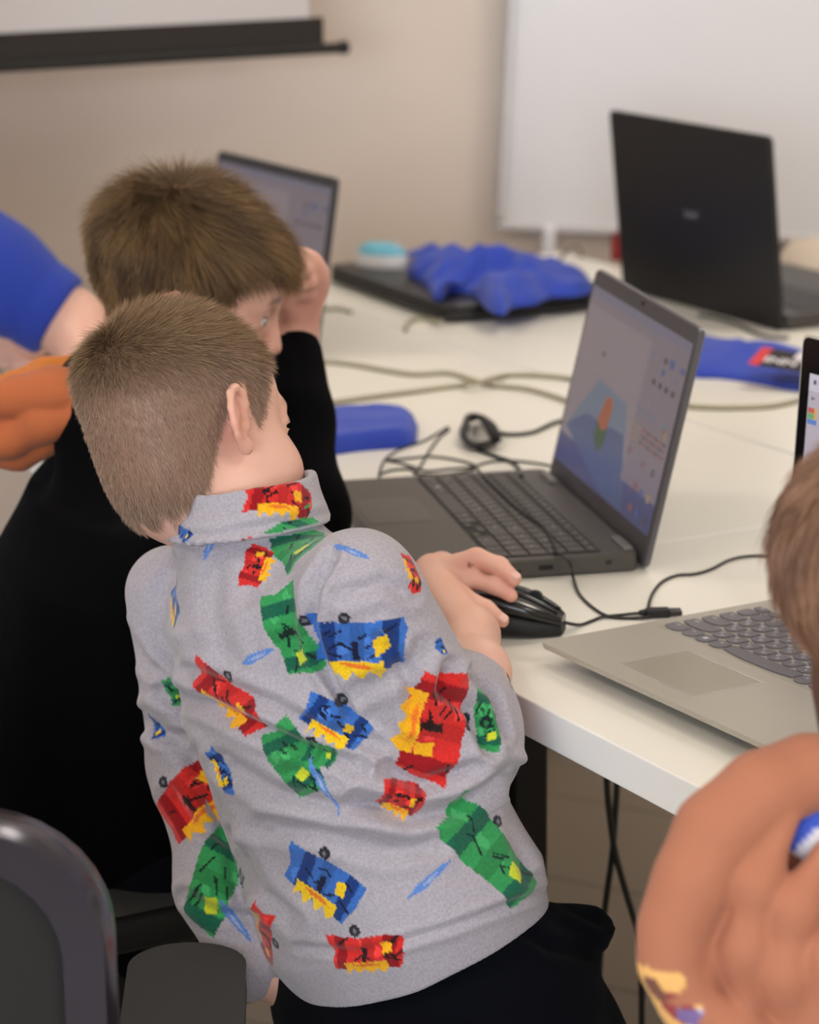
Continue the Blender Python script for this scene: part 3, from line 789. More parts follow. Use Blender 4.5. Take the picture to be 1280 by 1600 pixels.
sh3 = pile('shirt', 'royal-blue shirt with a red and black printed badge lying beside the tall black laptop', [(1050, 575), (1080, 590), (1130, 593), (1180, 600), (1240, 611), (1290, 612), (1300, 585), (1290, 560), (1230, 553), (1180, 553), (1140, 556), (1110, 545), (1085, 536), (1055, 540)], 0, h3, M_blue, 'shirt', n=26, k=130)
bc = atz(1216, 562, .034)     # printed badge, a thin patch lying on the cloth
bm = BM(); R3 = frame(bc, (.90, -.42, -.08), (.42, .90, .18), (0, -.2, 1))
Rb = Matrix.Rotation(-.0, 4, 'Z')
def patch(x0, x1, y0, y1, z, mi): slab(bm, [(x0, y0), (x1, y0), (x1, y1), (x0, y1)], z, z+.0012, None, 0, mi)
patch(-.030, -.016, -.028, .03, 0, 0); patch(-.016, .05, -.028, .03, 0, 1); patch(.018, .05, .004, .03, .0013, 2)
text_geo(bm, 'INN', .024, Matrix.Translation((.006, -.008, .0016)), 2, bold=.0008)
bo = obj('badge_print', bm, [mat('badge_red', (214, 58, 66), .7), mat('badge_black', (38, 32, 34), .7), mat('badge_white', (226, 222, 228), .7)], sh3)
bo.matrix_parent_inverse = Matrix.Translation(-sh3.location); bo.matrix_world = R3
# small red box and crumpled cream paper behind the tall laptop
P = atz(968, 411, 0)+np.array([.012, .03, 0])
t = thing('box', 'small dark red box at the far table edge beside the tall black laptop', 'box', yawM(P[0], P[1], ZT, -.3))
bm = BM(); box(bm, (0, 0, .019), (.042, .03, .038), .003); obj('box_body', bm, mat('box_red', (140, 24, 22), .5), t)
bm = BM(); box(bm, (0, 0, .0395), (.044, .032, .006), .002); obj('box_lid', bm, mat('box_red_dark', (112, 18, 18), .5), t)
def h4(V, r): return np.sqrt(np.clip(1-r, 0, 1))*(.030+.03*ridged(V*np.array([1, 1, 0]), 30, 21))
pile('paper_bag', 'crumpled cream paper bag behind the tall black laptop at the right edge', [(1215, 425), (1235, 432), (1270, 440), (1310, 446), (1340, 440), (1320, 425), (1280, 412), (1240, 402), (1222, 405)], 0, h4, mat('cream_paper', (214, 198, 178), .8), 'bag', n=18, k=80)
# ================================================================== people: shared anatomy
M_skin = mat('skin', (226, 178, 154), .48, spec=.4, attr='Col', sss=.25, bump=.04, bscale=900)
M_hair = mat('hair', (120, 95, 70), .5, spec=.35, attr='Col')
def unit(v): v = np.asarray(v, float); return v/np.linalg.norm(v)
def headR(yaw, pitch, roll):
    """columns: right, forward, up.  yaw clockwise from +y, pitch>0 looks down, roll>0 tips the crown to the head's left"""
    y = math.radians(yaw); p = math.radians(pitch); r = math.radians(roll)
    f = np.array([math.sin(y)*math.cos(p), math.cos(y)*math.cos(p), -math.sin(p)])
    r0 = unit(np.cross(f, (0, 0, 1))); u0 = np.cross(r0, f)
    rt = r0*math.cos(r)+u0*math.sin(r); up = u0*math.cos(r)-r0*math.sin(r)
    return np.stack([rt, f, up], 1)
EYE = (.0305, .0722, -.002)
EAR = [(.0115, .002, .003), (.0135, .013, .005), (.010, .0235, .008), (.001, .0285, .011), (-.0095, .024, .015), (-.0145, .012, .018), (-.0145, -.002, .0175), (-.0105, -.013, .0145), (-.004, -.0205, .010), (.003, -.0245, .006), (.0075, -.019, .003)]
def head_sdf(q, sc=1.0, eyes=True, earz=0, fh=0):
    """q in metres in the head frame (right, forward, up), origin between the ears at eye height"""
    q = q/sc
    d = ell(q, (0, -.012-fh*.45, .030), (.0735, .0935-fh*.45, .0785))
    d = smin(d, ell(q, (0, .030, -.022), (.0585, .0520, .075)), .03)
    d = smin(d, ell(q, (0, .048-fh, .030), (.056, .040, .045)), .03-fh)
    ax = q.copy(); ax[:, 0] = np.abs(ax[:, 0])
    d = smin(d, ell(ax, (.038, .047, -.046), (.033, .034, .034)), .022)     # cheeks
    d = smin(d, cap(ax, (.046, .008, -.066), (.016, .062, -.090), .017, .016), .025)   # jaw
    d = smin(d, ell(q, (0, .070, -.093), (.020, .017, .016)), .02)           # chin
    d = smin(d, cap(ax, (.0, .082, .014), (.036, .072, .013), .009, .008), .012)  # brow
    d = smax(d, -ell(ax, (.0305, .0885, -.004), (.0165, .011, .0115)), .010)       # sockets
    d = smin(d, cap(q, (0, .0835, .006), (0, .0995, -.030), .0072, .0090), .010)    # nose
    d = smin(d, ell(ax, (.0088, .0905, -.0345), (.0068, .0085, .0062)), .006)
    d = smin(d, cap(ax, (0, .0865, -.0565), (.018, .0795, -.0585), .0058, .0036), .006)  # lips
    d = smin(d, cap(ax, (0, .0845, -.0665), (.015, .0795, -.0645), .0062, .004), .006)
    d = smax(d, -cap(ax, (0, .0935, -.0615), (.018, .084, -.0615), .0018, .001), .003)
    d = smax(d, -ell(ax, (.0052, .1005, -.0405), (.0026, .004, .003)), .002)
    if eyes:
        e = ax-np.array(EYE, np.float32)
        lid = np.sqrt((e*e).sum(1))-.0131
        op = np.abs(e[:, 2]+.0024)-.0033*np.clip(1-(e[:, 0]/.0135)**2, 0, 1)
        op = np.maximum(op, -(e[:, 1]-.002))
        lid = smax(lid, -op, .0012)
        d = smin(d, lid, .004)
    # ears
    c, s = math.cos(.12), math.sin(.12)
    ez = ax-np.array([.0690, -.010, -.004+earz], np.float32)
    ez = np.stack([ez[:, 0], ez[:, 1]*c+ez[:, 2]*s, -ez[:, 1]*s+ez[:, 2]*c], 1)      # top leans back
    m = (np.abs(ez) < .045).all(1)
    if m.any():
        e = ez[m]
        pts = [(p[2], p[0], p[1]) for p in EAR]
        rs = [.0032]*len(pts); rs[3] = rs[4] = .0036; rs[9] = .0050
        he = chain(e, pts, rs, .003)
        pl = ell(e, (.009, -.003, .002), (.0024, .0135, .0235), np.array([[.83, -.55, 0], [.55, .83, 0], [0, 0, 1.]]))
        pl = smin(pl, cap(e, (.002, .004, -.002), (.012, -.007, .004), .0075, .004), .006)
        pl = smin(pl, chain(e, [(.0125, -.005, .017), (.0150, -.0085, .004), (.0115, -.005, -.009)], [.0024, .003, .0026], .003), .003)
        pl = smax(pl, -ell(e, (.0135, .003, -.004), (.008, .0062, .0085)), .004)
        he = smin(he, pl, .004)
        he = smin(he, ell(e, (.006, .0025, -.0225), (.0042, .0072, .0078)), .005)
        he = smin(he, cap(e, (.002, .011, -.003), (.005, .0095, -.008), .004, .0034), .004)
        d[m] = smin(d[m], he, .005)
    return d*sc
SKIN = np.array(lin((228, 180, 160))); SKIN_RED = np.array(lin((214, 138, 118))); LIP = np.array(lin((196, 118, 108)))
def skin_cols(V, O, R, sc, hairmask, scalp, hand_pts=(), tol=.045):
    q = ((V-O) @ R)/sc; n = len(V)
    C = np.tile(SKIN, (n, 1))
    def mixin(c, w): C[:] = C*(1-w[:, None])+np.asarray(c)*w[:, None]
    inhead = (np.abs(q) < .14).all(1)
    a = q.copy(); a[:, 0] = np.abs(a[:, 0])
    g = lambda p, r: np.exp(-(((a-np.array(p))/r)**2).sum(1))
    mixin(SKIN_RED, .40*g((.040, .068, -.040), .022)*inhead)
    mixin(SKIN_RED, .50*g((.078, -.018, -.004), .024)*inhead)
    mixin(SKIN_RED, .30*g((0, .104, -.032), .014)*inhead)
    mixin(LIP, .85*np.clip(1.3*np.exp(-(((a[:, 0])/.019)**4+((a[:, 2]+.0625)/.0075)**4))*(a[:, 1] > .07), 0, 1)*inhead)
    br = np.exp(-(((a[:, 2]-(.0165+.004*np.sin(a[:, 0]*70)-.0))/.0040)**2))*ss(a[:, 0], .008, .015)*(1-ss(a[:, 0], .040, .050))*(a[:, 1] > .055)
    mixin(np.array(lin((96, 70, 52))), .8*br*inhead)
    e = a-np.array(EYE); er = np.abs(e[:, 2]-.0028-.0)/.0016
    mixin(np.array(lin((70, 46, 40))), .75*np.exp(-er**2)*(np.abs(e[:, 0]) < .012)*(e[:, 1] > .004)*inhead)
    for p, r, w in hand_pts:
        mixin(SKIN_RED, w*np.exp(-((np.linalg.norm(V-np.asarray(p), axis=1)/r)**2)))
    hm = hairmask(q)*inhead; nz_ = hm > 0
    hm[nz_] *= np.abs(head_sdf(q[nz_].astype(np.float32), 1.0, eyes=False)) < tol
    mixin(scalp, hm)
    return C
def strands(name, root, nrm, dirs, length, rad, cr, ct, parent, bend=None, seg=4, grav=0, jit=.15, wob=0):
    """many fine tapered blades of hair in one mesh"""
    n = len(root); D = dirs+RNG.normal(size=(n, 3))*jit
    D /= np.linalg.norm(D, axis=1, keepdims=True)
    side = np.cross(D, RNG.normal(size=(n, 3))); side /= np.linalg.norm(side, axis=1, keepdims=True)+1e-9
    P = root.copy(); rows = []; cols = []
    step = (length/(seg-1))[:, None]
    for k in range(seg):
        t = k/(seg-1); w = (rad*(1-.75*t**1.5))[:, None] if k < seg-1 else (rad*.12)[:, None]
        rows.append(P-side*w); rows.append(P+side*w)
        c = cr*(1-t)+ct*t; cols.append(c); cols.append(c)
        P = P+D*step
        if bend is not None: D = D+bend*(.9/(seg-1))
        if grav: D = D+np.array([0, 0, -grav/(seg-1)])
        D /= np.linalg.norm(D, axis=1, keepdims=True)
    V = np.stack(rows, 1).reshape(-1, 3); C = np.stack(cols, 1).reshape(-1, 3)
    base = (np.arange(n)*seg*2)[:, None]
    Q = np.concatenate([base+np.array([2*k, 2*k+1, 2*k+3, 2*k+2]) for k in range(seg-1)])
    o = arr_mesh(name, V, Q, M_hair, parent, True); set_col(o, C); return o
def sample_surface(V, Q, w, n):
    """n random points on quads with per-vertex weight w"""
    a, b, c, d = (V[Q[:, i]] for i in range(4))
    A = np.linalg.norm(np.cross(c-a, d-b), axis=1)*w[Q].mean(1)
    f = RNG.choice(len(Q), n, p=A/A.sum())
    u, v = RNG.random(n)[:, None], RNG.random(n)[:, None]
    return (a[f]*(1-u)+b[f]*u)*(1-v)+(d[f]*(1-u)+c[f]*u)*v, f
def loft(P, A, B, right, kn, e=2.0):
    """body tube along A->B with half-widths (t, a, b, right-shift, forward-shift)"""
    ax = B-A; L = np.linalg.norm(ax); ax = ax/L
    r = unit(right-ax*(right @ ax)); f = np.cross(ax, r)
    if f[1] < 0: f = -f
    p = (P-A.astype(np.float32)); t = (p @ ax.astype(np.float32))/L; tc = np.clip(t, 0, 1)
    k = np.array(kn)
    a = np.interp(tc, k[:, 0], k[:, 1]); b = np.interp(tc, k[:, 0], k[:, 2])
    u = p @ r.astype(np.float32)-np.interp(tc, k[:, 0], k[:, 3]); v = p @ f.astype(np.float32)-np.interp(tc, k[:, 0], k[:, 4])
    q = (np.abs(u/a)**e+np.abs(v/b)**e)**(1/e)
    d = (q-1)*np.minimum(a, b)
    ex = np.maximum(0, np.maximum(-t, t-1))*L
    return np.where(ex > 0, np.sqrt(np.maximum(d, 0)**2+ex**2)+np.minimum(d, 0)*.0, d)
def pxof(V):
    d = V-CAM; w = d @ C_F
    return np.stack([640+F_PX*(d @ C_R)/w, 800-F_PX*(d @ C_U)/w], 1)
def seg_dist(p, line):
    L = np.asarray(line, float); best = np.full(len(p), 1e9); 
    for a, b in zip(L, L[1:]):
        ba = b-a; h = np.clip(((p-a) @ ba)/(ba @ ba), 0, 1)
        best = np.minimum(best, np.linalg.norm(p-a-h[:, None]*ba, axis=1))
    return best
def folds(V, N, lines, face=.05):
    """press cloth creases / raise cloth folds along 3-D lines lying on the visible side"""
    px = pxof(V); vd = CAM-V; vd /= np.linalg.norm(vd, axis=1, keepdims=True)
    w = ss((N*vd).sum(1), -.05, .25)
    D = np.zeros(len(V))
    for line, amp, wid in lines:
        L = np.array(line, float)
        near = (px[:, 0] > L[:, 0].min()-4*wid) & (px[:, 0] < L[:, 0].max()+4*wid) & (px[:, 1] > L[:, 1].min()-4*wid) & (px[:, 1] < L[:, 1].max()+4*wid)
        if not near.any(): continue
        d = seg_dist(px[near], L)
        dl = np.linalg.norm(px[near]-L[0], axis=1); dr = np.linalg.norm(px[near]-L[-1], axis=1)
        tap = np.clip(np.minimum(dl, dr)/(1.2*wid), .25, 1)
        # a pressed groove with a softly raised shoulder
        D[near] += amp*tap*(np.exp(-(d/wid)**2)-.55*np.exp(-((d-1.9*wid)/wid)**2))
    return V+N*(D*w)[:, None]
def inpoly(p, poly):
    x, y = p[:, 0], p[:, 1]; r = np.zeros(len(p), bool); n = len(poly)
    for i in range(n):
        x0, y0 = poly[i]; x1, y1 = poly[(i+1) % n]
        if y0 == y1: continue
        c = ((y0 > y) != (y1 > y)) & (x < (x1-x0)*(y-y0)/(y1-y0)+x0); r ^= c
    return r
def legs(P, hipL, hipR, kneeL, kneeR, ankL, ankR, r=(.075, .055, .042)):
    d = chain(P, [hipL, kneeL, ankL], r, .03)
    return np.minimum(d, chain(P, [hipR, kneeR, ankR], r, .03))
def hand_fingers(P, wrist, mcps, fingers, rp=.013, kn=.010):
    """palm from the wrist to the knuckles, each finger a tapering chain from its own knuckle"""
    d = None
    for mp_ in mcps:
        e = cap(P, wrist, mp_, rp*1.12, rp*.92); d = e if d is None else smin(d, e, .016)
    for a, b in zip(mcps, mcps[1:]): d = smin(d, cap(P, a, b, rp*.86, rp*.86), .012)
    for pts, rs in fingers: d = smin(d, chain(P, pts, rs, .004), kn)
    return d
def shoe_set(parent, ankles, fwd, m, L=.2):
    for a in ankles:
        bm = BM(); f = np.array([fwd[0], fwd[1], 0]); f = f/np.linalg.norm(f); s = np.array([f[1], -f[0], 0])
        M = frame((a[0], a[1], 0), s, f, (0, 0, 1)); n = 26; rings = []
        for z, k in ((.0, .95), (.012, 1.0), (.03, .97), (.05, .80), (.065, .58)):
            ring = []
            for i in range(n):
                t = 2*math.pi*i/n; y = math.sin(t); x = math.cos(t)
                yy = (.32+.68*(y > 0))*y*L*.70*k if z > .03 else ((.36 if y < 0 else .70)*y*L*k)
                if z > .03: yy = (.30*y*L*k if y < 0 else y*L*(.70-.5*(z-.03)/.035)*k)
                ring.append(bm.verts.new(M @ Vector((x*(.038+.006*max(0, y))*k, yy, z))))
            rings.append(ring)
        for p, q in zip(rings, rings[1:]):
            for i in range(n): bm.faces.new((p[i], p[(i+1) % n], q[(i+1) % n], q[i]))
        bm.faces.new(rings[0][::-1]); bm.faces.new(rings[-1])
        obj('shoe', bm, m, parent, smooth=True, auto=50)
def world_child(o, parent):
    o.parent = parent; o.matrix_parent_inverse = parent.matrix_world.inverted() if True else None
    return o
def person(label, foot):
    M = Matrix.Translation((foot[0], foot[1], 0))
    t = thing('person', label, 'person', M); t['_o'] = 0; del t['_o']
    return t
def part(name, V, Q, m, root, cols=None, smooth=True):
    o = arr_mesh(name, V-np.array(root.location), Q, m, root, smooth)
    if cols is not None: set_col(o, cols)
    return o
def eyes(root, O, R, sc, iris=(70, 92, 120), look=(0, 1, -.25)):
    for s in (-1, 1):
        c = O+R @ (np.array([EYE[0]*s, EYE[1], EYE[2]])*sc)
        bm = BM(); bmesh.ops.create_uvsphere(bm, u_segments=32, v_segments=24, radius=.0121*sc)
        me = bpy.data.meshes.new('eyeball'); bm.to_mesh(me); bm.free()
        V = np.array([v.co for v in me.vertices]); l = R @ unit(look)
        a = (V/np.linalg.norm(V, axis=1, keepdims=True)) @ l
        C = np.tile(np.array(lin((226, 220, 216))), (len(V), 1)); C[a > .86] = lin(iris); C[a > .955] = lin((10, 10, 12))
        o = link('eyeball', me, mat('eye', (230, 226, 222), .12, attr='Col'), root, True); set_col(o, C)
        o.location = Vector(c)-root.location
# ================================================================== the boy in the printed sweatshirt
GREY = np.array(lin((174, 168, 176)))
M_fleece = mat('fleece_print', (190, 185, 190), .9, spec=.15, sheen=.25, attr='Col', var=.17, vscale=420, bump=.25, bscale=650)
M_navy = mat('navy_cloth', (5, 6, 13), .9, spec=.08, sheen=.02, bump=.12, bscale=500)
def build_A():
    root = person('boy standing with his back to us in a grey sweatshirt with colourful print', (.03, 2.16))
    sc = .915
    O = aty(300, 671, 2.225); R = headR(47, 8, 18)
    NB = aty(365, 800, 2.205); SL = aty(270, 925, 2.285); SR = aty(562, 925, 2.105)
    HP = aty(652, 1485, 2.15); CH = aty(405, 935, 2.19)
    rv = unit(SR-SL)
    neck_top = O+R @ np.array([0, -.016, -.055])*sc
    ELB = aty(688, 1180, 2.125); WR = atz(735, 993, .027); CUFF = atz(742, 1052, .030)
    ELb = aty(306, 1200, 2.255); MDb = aty(340, 1385, 2.20); WRb = aty(390, 1512, 2.165)
    # hand on the mouse
    H = lambda x, y, z: atz(x, y, z)
    m1, m2, m3, m4 = H(658, 924, .040), H(666, 907, .048), H(676, 891, .056), H(690, 884, .048)
    fr = (.0088, .0080, .0074, .0062)
    F1 = [m1, H(722, 931, .045), H(760, 951, .037), H(785, 970, .028)]
    F2 = [m3, H(745, 871, .070), H(782, 884, .065), H(804, 905, .056)]
    F3 = [m2, H(738, 905, .051), H(774, 916, .047), H(799, 931, .041)]
    F4 = [m4, H(750, 886, .050), H(780, 899, .046), H(794, 916, .040)]
    TH = [H(700, 900, .030), H(728, 908, .026), H(752, 921, .020)]
    hipL = HP+np.array([-.07, .035, -.03]); hipR = HP+np.array([.055, -.03, -.03])
    kL = np.array([.02, 2.30, .33]); kR = np.array([.16, 2.20, .33]); aL = np.array([-.02, 2.22, .075]); aR = np.array([.14, 2.10, .075])
    def hand(P):
        d = hand_fingers(P, WR, [m1, m2, m3, m4], [(F1, fr), (F2, (.0092, .0086, .0076, .0066)), (F3, fr), (F4, fr), (TH, (.010, .009, .0075))], .0118, .005)
        d = smin(d, cap(P, H(684, 968, .028), WR, .0120, .0235), .006)
        return d
    def body(P):
        d = head_sdf((P-O.astype(np.float32)) @ R.astype(np.float32), sc, fh=.012)
        d = smin(d, cap(P, neck_top, NB, .045, .047), .022)
        d = smin(d, ell((P-O.astype(np.float32)) @ R.astype(np.float32)/sc, (0, -.047, -.030), (.048, .040, .044))*sc, .03)
        t = loft(P, HP, CH, rv, [(0, .085, .065, 0, 0), (.5, .08, .06, 0, 0), (1, .07, .052, 0, 0)])
        t = smin(t, cap(P, SL, SR, .024), .02); d = smin(d, t, .02)
        d = smin(d, chain(P, [SR, ELB, CUFF, WR], [.026, .027, .0255, .0225], .02), .02)
        d = smin(d, hand(P), .012)
        d = smin(d, chain(P, [SL, ELb, MDb, WRb, WRb+np.array([.055, .05, -.018]), WRb+np.array([.10, .07, -.06])], [.022, .023, .022, .020, .022, .012], .02), .02)
        d = smin(d, legs(P, hipL, hipR, kL, kR, aL, aR, (.055, .042, .030)), .03)
        return d
    lo = np.array([-.36, 1.93, .03]); hi = np.array([.30, 2.62, 1.14])
    V, Q = mesh_sdf(body, lo, hi, .0026)
    V = relax(V, Q, 1, .3)
    def hairmask(q):
        zb = np.interp(q[:, 1], [-.11, -.085, -.062, -.045, -.032, -.022, -.010, .006, .012, .022, .034, .046, .06, .085], [-.060, -.074, -.083, -.079, -.060, -.02, .026, .030, .004, -.014, .012, .044, .064, .074])
        nz = .006*np.sin(q[:, 0]*230)*np.sin(q[:, 1]*190+1)
        zb = zb+.012*(np.abs(q[:, 0]) < .02)*0
        return ss(q[:, 2]-zb+nz, -.004, .006)*(np.abs(q[:, 0]) < .0765)
    scalp = np.array(lin((158, 122, 100)))
    cols = skin_cols(V, O, R, sc, hairmask, scalp, [(F1[1], .014, .35), (F2[1], .016, .3), (F1[3], .012, .35), (F2[3], .012, .4), (F3[3], .012, .4), (WR, .02, .15)])
    mole = aty(735, 883, np.linalg.norm(F2[1]-CAM)); mp = pxof(V); vis = (np.linalg.norm(mp-np.array([735, 883]), axis=1) < 3.2) & (np.linalg.norm(V-F2[0], axis=1) < .05)
    cols[vis] = cols[vis]*.25+np.array(lin((90, 50, 40)))*.75
    part('body', V, Q, M_skin, root, cols)
    # nails
    vw = unit(CAM-F2[3])
    for F, k in ((F1, .6), (F2, .62)):
        ax = unit(F[3]-F[2]); up = np.array([0, -.35, 1.0]) if F is F2 else np.array([.1, -.75, .8]); up = unit(up-ax*(up @ ax)); sd = np.cross(ax, up)
        c = F[3]+ax*.0005+up*.0052
        bm = BM(); slab(bm, rrect(.0078, .0088, .003, 5), -.0016, .0012, frame(Vector(c-np.array(root.location)), sd, ax, up), .0006)
        obj('fingernail', bm, mat('nail', (236, 186, 172), .28, sss=.1), root, smooth=True)
    # hair
    Nn = vnormals(V, Q); q = ((V-O) @ R)/sc
    w = hairmask(q)*((np.abs(q) < .13).all(1))
    n = 64000
    P, f = sample_surface(V, Q, w, n)
    qn = ((P-O) @ R)/sc; nr = Nn[Q[f]].mean(1); nr /= np.linalg.norm(nr, axis=1, keepdims=True)
    wh = np.array([-.010, -.066, .083])
    fl = qn-wh; dist = np.linalg.norm(fl, axis=1, keepdims=True); fl = fl/(dist+1e-6)
    sw = np.cross(nr @ R, fl); fl = fl+sw*(.55*np.exp(-dist/.03)+.12)
    fl = fl+np.array([0, .55, 0])*ss(qn[:, 2], .06, .09)[:, None]*(dist > .02)+np.array([0, .1, -.9])*(1-ss(qn[:, 2], .0, .06))[:, None]
    fl = fl @ R.T
    fl = fl-nr*(fl*nr).sum(1, keepdims=True); fl /= np.linalg.norm(fl, axis=1, keepdims=True)+1e-9
    top = ss(qn[:, 2], .015, .075)
    ln = (.0052+.0115*top+.003*np.exp(-((qn[:, 2]+.075)/.02)**2))*(1-.35*ss(qn[:, 1], .03, .07))*(.7+.6*RNG.random(n))
    lift = (.42+.25*top)[:, None]
    d0 = fl*np.cos(lift)+nr*np.sin(lift)
    v = RNG.random(n)[:, None]
    cA = np.array(lin((104, 80, 57))); cB = np.array(lin((160, 130, 98))); cS = np.array(lin((168, 140, 124)))
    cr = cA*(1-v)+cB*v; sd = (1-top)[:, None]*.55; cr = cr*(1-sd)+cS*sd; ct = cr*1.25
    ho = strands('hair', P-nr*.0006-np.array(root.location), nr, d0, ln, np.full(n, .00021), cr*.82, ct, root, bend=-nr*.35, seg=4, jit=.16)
    # sweatshirt
    def sweater(P):
        t = loft(P, HP, CH, rv, [(0, .120, .100, .004, .0), (.12, .131, .108, .008, 0), (.4, .122, .098, .006, .0), (.75, .114, .088, .0, 0), (1, .090, .070, 0, 0)], 2.15)
        d = t
        d = smin(d, cap(P, SL+np.array([.01, 0, -.01]), SR, .042, .048), .035)
        d = smin(d, cap(P, (SL+SR)/2+np.array([0, 0, .005]), NB, .062, .056), .035)
        # right arm
        ra = chain(P, [SR, ELB], [.049, .055], .02)
        ra = smin(ra, chain(P, [ELB, (ELB*.45+CUFF*.55), CUFF], [.054, .043, .0285], .015), .012)
        ra = smin(ra, ell(P, ELB*.75+CUFF*.25+np.array([.012, 0, -.004]), (.048, .040, .045)), .02)
        d = smin(d, ra, .008)
        la = chain(P, [SL, ELb, MDb, WRb], [.040, .036, .034, .029], .02)
        d = smin(d, la, .008)
        # stand collar
        nx = unit(np.array([-.12, .10, 1.0])); cb = aty(384, 822, 2.195); ct_ = cb+nx*.038
        col = loft(P, cb, ct_, rv, [(0, .0735, .066, 0, 0), (.6, .0685, .060, 0, 0), (1, .0665, .058, 0, 0)])
        col = smax(col, (P-ct_.astype(np.float32)) @ nx.astype(np.float32), .004)
        d = smin(d, col, .008)
        inn = loft(P, cb+nx*.012, ct_+nx*.05, rv, [(0, .060, .052, 0, 0), (1, .0615, .053, 0, 0)])
        d = smax(d, -inn, .003)
        # cuffs and hem cut
        ca = unit(WR-CUFF); d = np.where(cap(P, CUFF, WR+ca*.05, .05) < 0, smax(d, (P-(CUFF+ca*.010).astype(np.float32)) @ ca.astype(np.float32), .004), d)
        hn = unit(CH-HP); hc = HP+hn*(-.012)
        cut = -((P-hc.astype(np.float32)) @ hn.astype(np.float32))
        d = np.where(cap(P, ELb, WRb-np.array([0, 0, .03]), .062) < 0, d, smax(d, cut, .008))
        d = d+.0022*vnoise(P, 38, 3)+.0010*vnoise(P, 95, 5)
        return d
    V, Q = mesh_sdf(sweater, (-.36, 1.95, .44), (.13, 2.46, .99), .0016)
    V = relax(V, Q, 1, .4); N = vnormals(V, Q)
    L = [  # (line of pixels on the visible side, depth in m, half-width)
        ([(262, 1080), (330, 1100), (400, 1135), (470, 1165), (560, 1195)], -.0055, 13), ([(300, 1050), (420, 1100), (520, 1150), (585, 1165)], -.004, 12),
        ([(350, 1190), (430, 1240), (520, 1262), (610, 1262)], -.0045, 14), ([(560, 1250), (640, 1280), (720, 1262), (800, 1205)], -.005, 13),
        ([(230, 1120), (300, 1180), (350, 1290), (380, 1400)], -.004, 13), ([(380, 1330), (405, 1390), (460, 1440)], -.004, 12),
        ([(420, 1290), (500, 1300), (600, 1330), (680, 1320)], -.0035, 15), ([(820, 1210), (800, 1290), (830, 1370)], -.003, 12), ([(870, 1330), (840, 1290), (820, 1230)], .003, 10),
        ([(520, 870), (492, 920), (486, 975), (505, 1040), (545, 1110)], -.005, 9), ([(300, 870), (255, 920), (250, 990), (290, 1060)], -.003, 12),
        ([(600, 1000), (640, 1060), (650, 1120)], -.004, 13), ([(700, 1040), (690, 1080), (735, 1110), (760, 1170)], -.005, 10), ([(735, 1050), (770, 1090), (785, 1150)], -.004, 8),
        ([(600, 1200), (660, 1225), (740, 1200)], -.004, 11), ([(660, 1010), (640, 1040), (560, 1080)], -.003, 13), ([(265, 1240), (300, 1290), (360, 1310)], -.003, 10), ([(290, 1400), (340, 1430), (400, 1430)], -.003, 10),
        ([(255, 832), (330, 838), (420, 820), (525, 800)], -.0015, 7), ([(440, 900), (460, 1000), (440, 1080)], -.002, 18), ([(540, 930), (600, 910), (640, 930)], -.0025, 12), ([(340, 870), (330, 960), (360, 1040)], -.002, 16),
        ([(470, 1480), (560, 1490), (700, 1450), (860, 1390)], -.0018, 7), ([(190, 980), (230, 1040), (270, 1060)], -.003, 9), ([(215, 1120), (250, 1150), (290, 1150)], -.003, 9)]
    V = folds(V, N, [(a, b*1.45, c) for a, b, c in L]); V = relax(V, Q, 1, .4); N = vnormals(V, Q)
    C = np.tile(GREY, (len(V), 1))
    from mathutils.bvhtree import BVHTree
    tree = BVHTree.FromPolygons([tuple(v) for v in V], [tuple(map(int, f)) for f in Q])
    c_ = lambda *a: np.array(lin(a))
    PAL = dict(g=[c_(52, 150, 84), c_(26, 98, 74), c_(20, 40, 36), c_(204, 214, 50)], r=[c_(214, 46, 42), c_(150, 20, 28), c_(36, 14, 16), c_(245, 180, 30)], b=[c_(58, 110, 190), c_(24, 58, 122), c_(16, 24, 56), c_(244, 200, 30)])
    def blob(r0, w, h, n=11, j=.22):
        return [(w*(1+j*(r0.random()-.5)*2)*math.cos(2*math.pi*k/n), h*(1+j*(r0.random()-.5)*2)*math.sin(2*math.pi*k/n)) for k in range(n)]
    def stamp(hit, nrm, kind, w, h, ang, seed):
        u = C_R-nrm*(C_R @ nrm); u = unit(u); v = np.cross(u, nrm); v = v if v @ np.array([0, 0, 1]) < 0 else -v
        m = np.linalg.norm(V-hit, axis=1) < max(w, h)*1.35+.01
        m &= ((N @ nrm) > .12) & (np.abs((V-hit) @ nrm) < .020)
        ix = np.where(m)[0]
        p = np.stack([(V[ix]-hit) @ u, (V[ix]-hit) @ v], 1)
        a = math.radians(ang); p = np.stack([p[:, 0]*math.cos(a)+p[:, 1]*math.sin(a), -p[:, 0]*math.sin(a)+p[:, 1]*math.cos(a)], 1)
        r0 = random.Random(seed)
        def fill(poly, col, keep=None):
            s = inpoly(p, poly)
            if keep is not None: s &= keep
            C[ix[s]] = col; return s
        if kind == 's':                                            # pale blue leaf-like sliver
            fill([(-w/2, 0), (-w*.2, -h*.5), (w*.3, -h*.35), (w/2, 0), (w*.2, h*.3), (-w*.25, h*.45)], c_(92, 136, 206))
            fill([(-w*.3, 0), (0, -h*.16), (w*.3, 0), (0, h*.18)], c_(160, 170, 205)); return
        base, mid, dk, ye = PAL[kind]
        W2, H2 = w/2, h/2
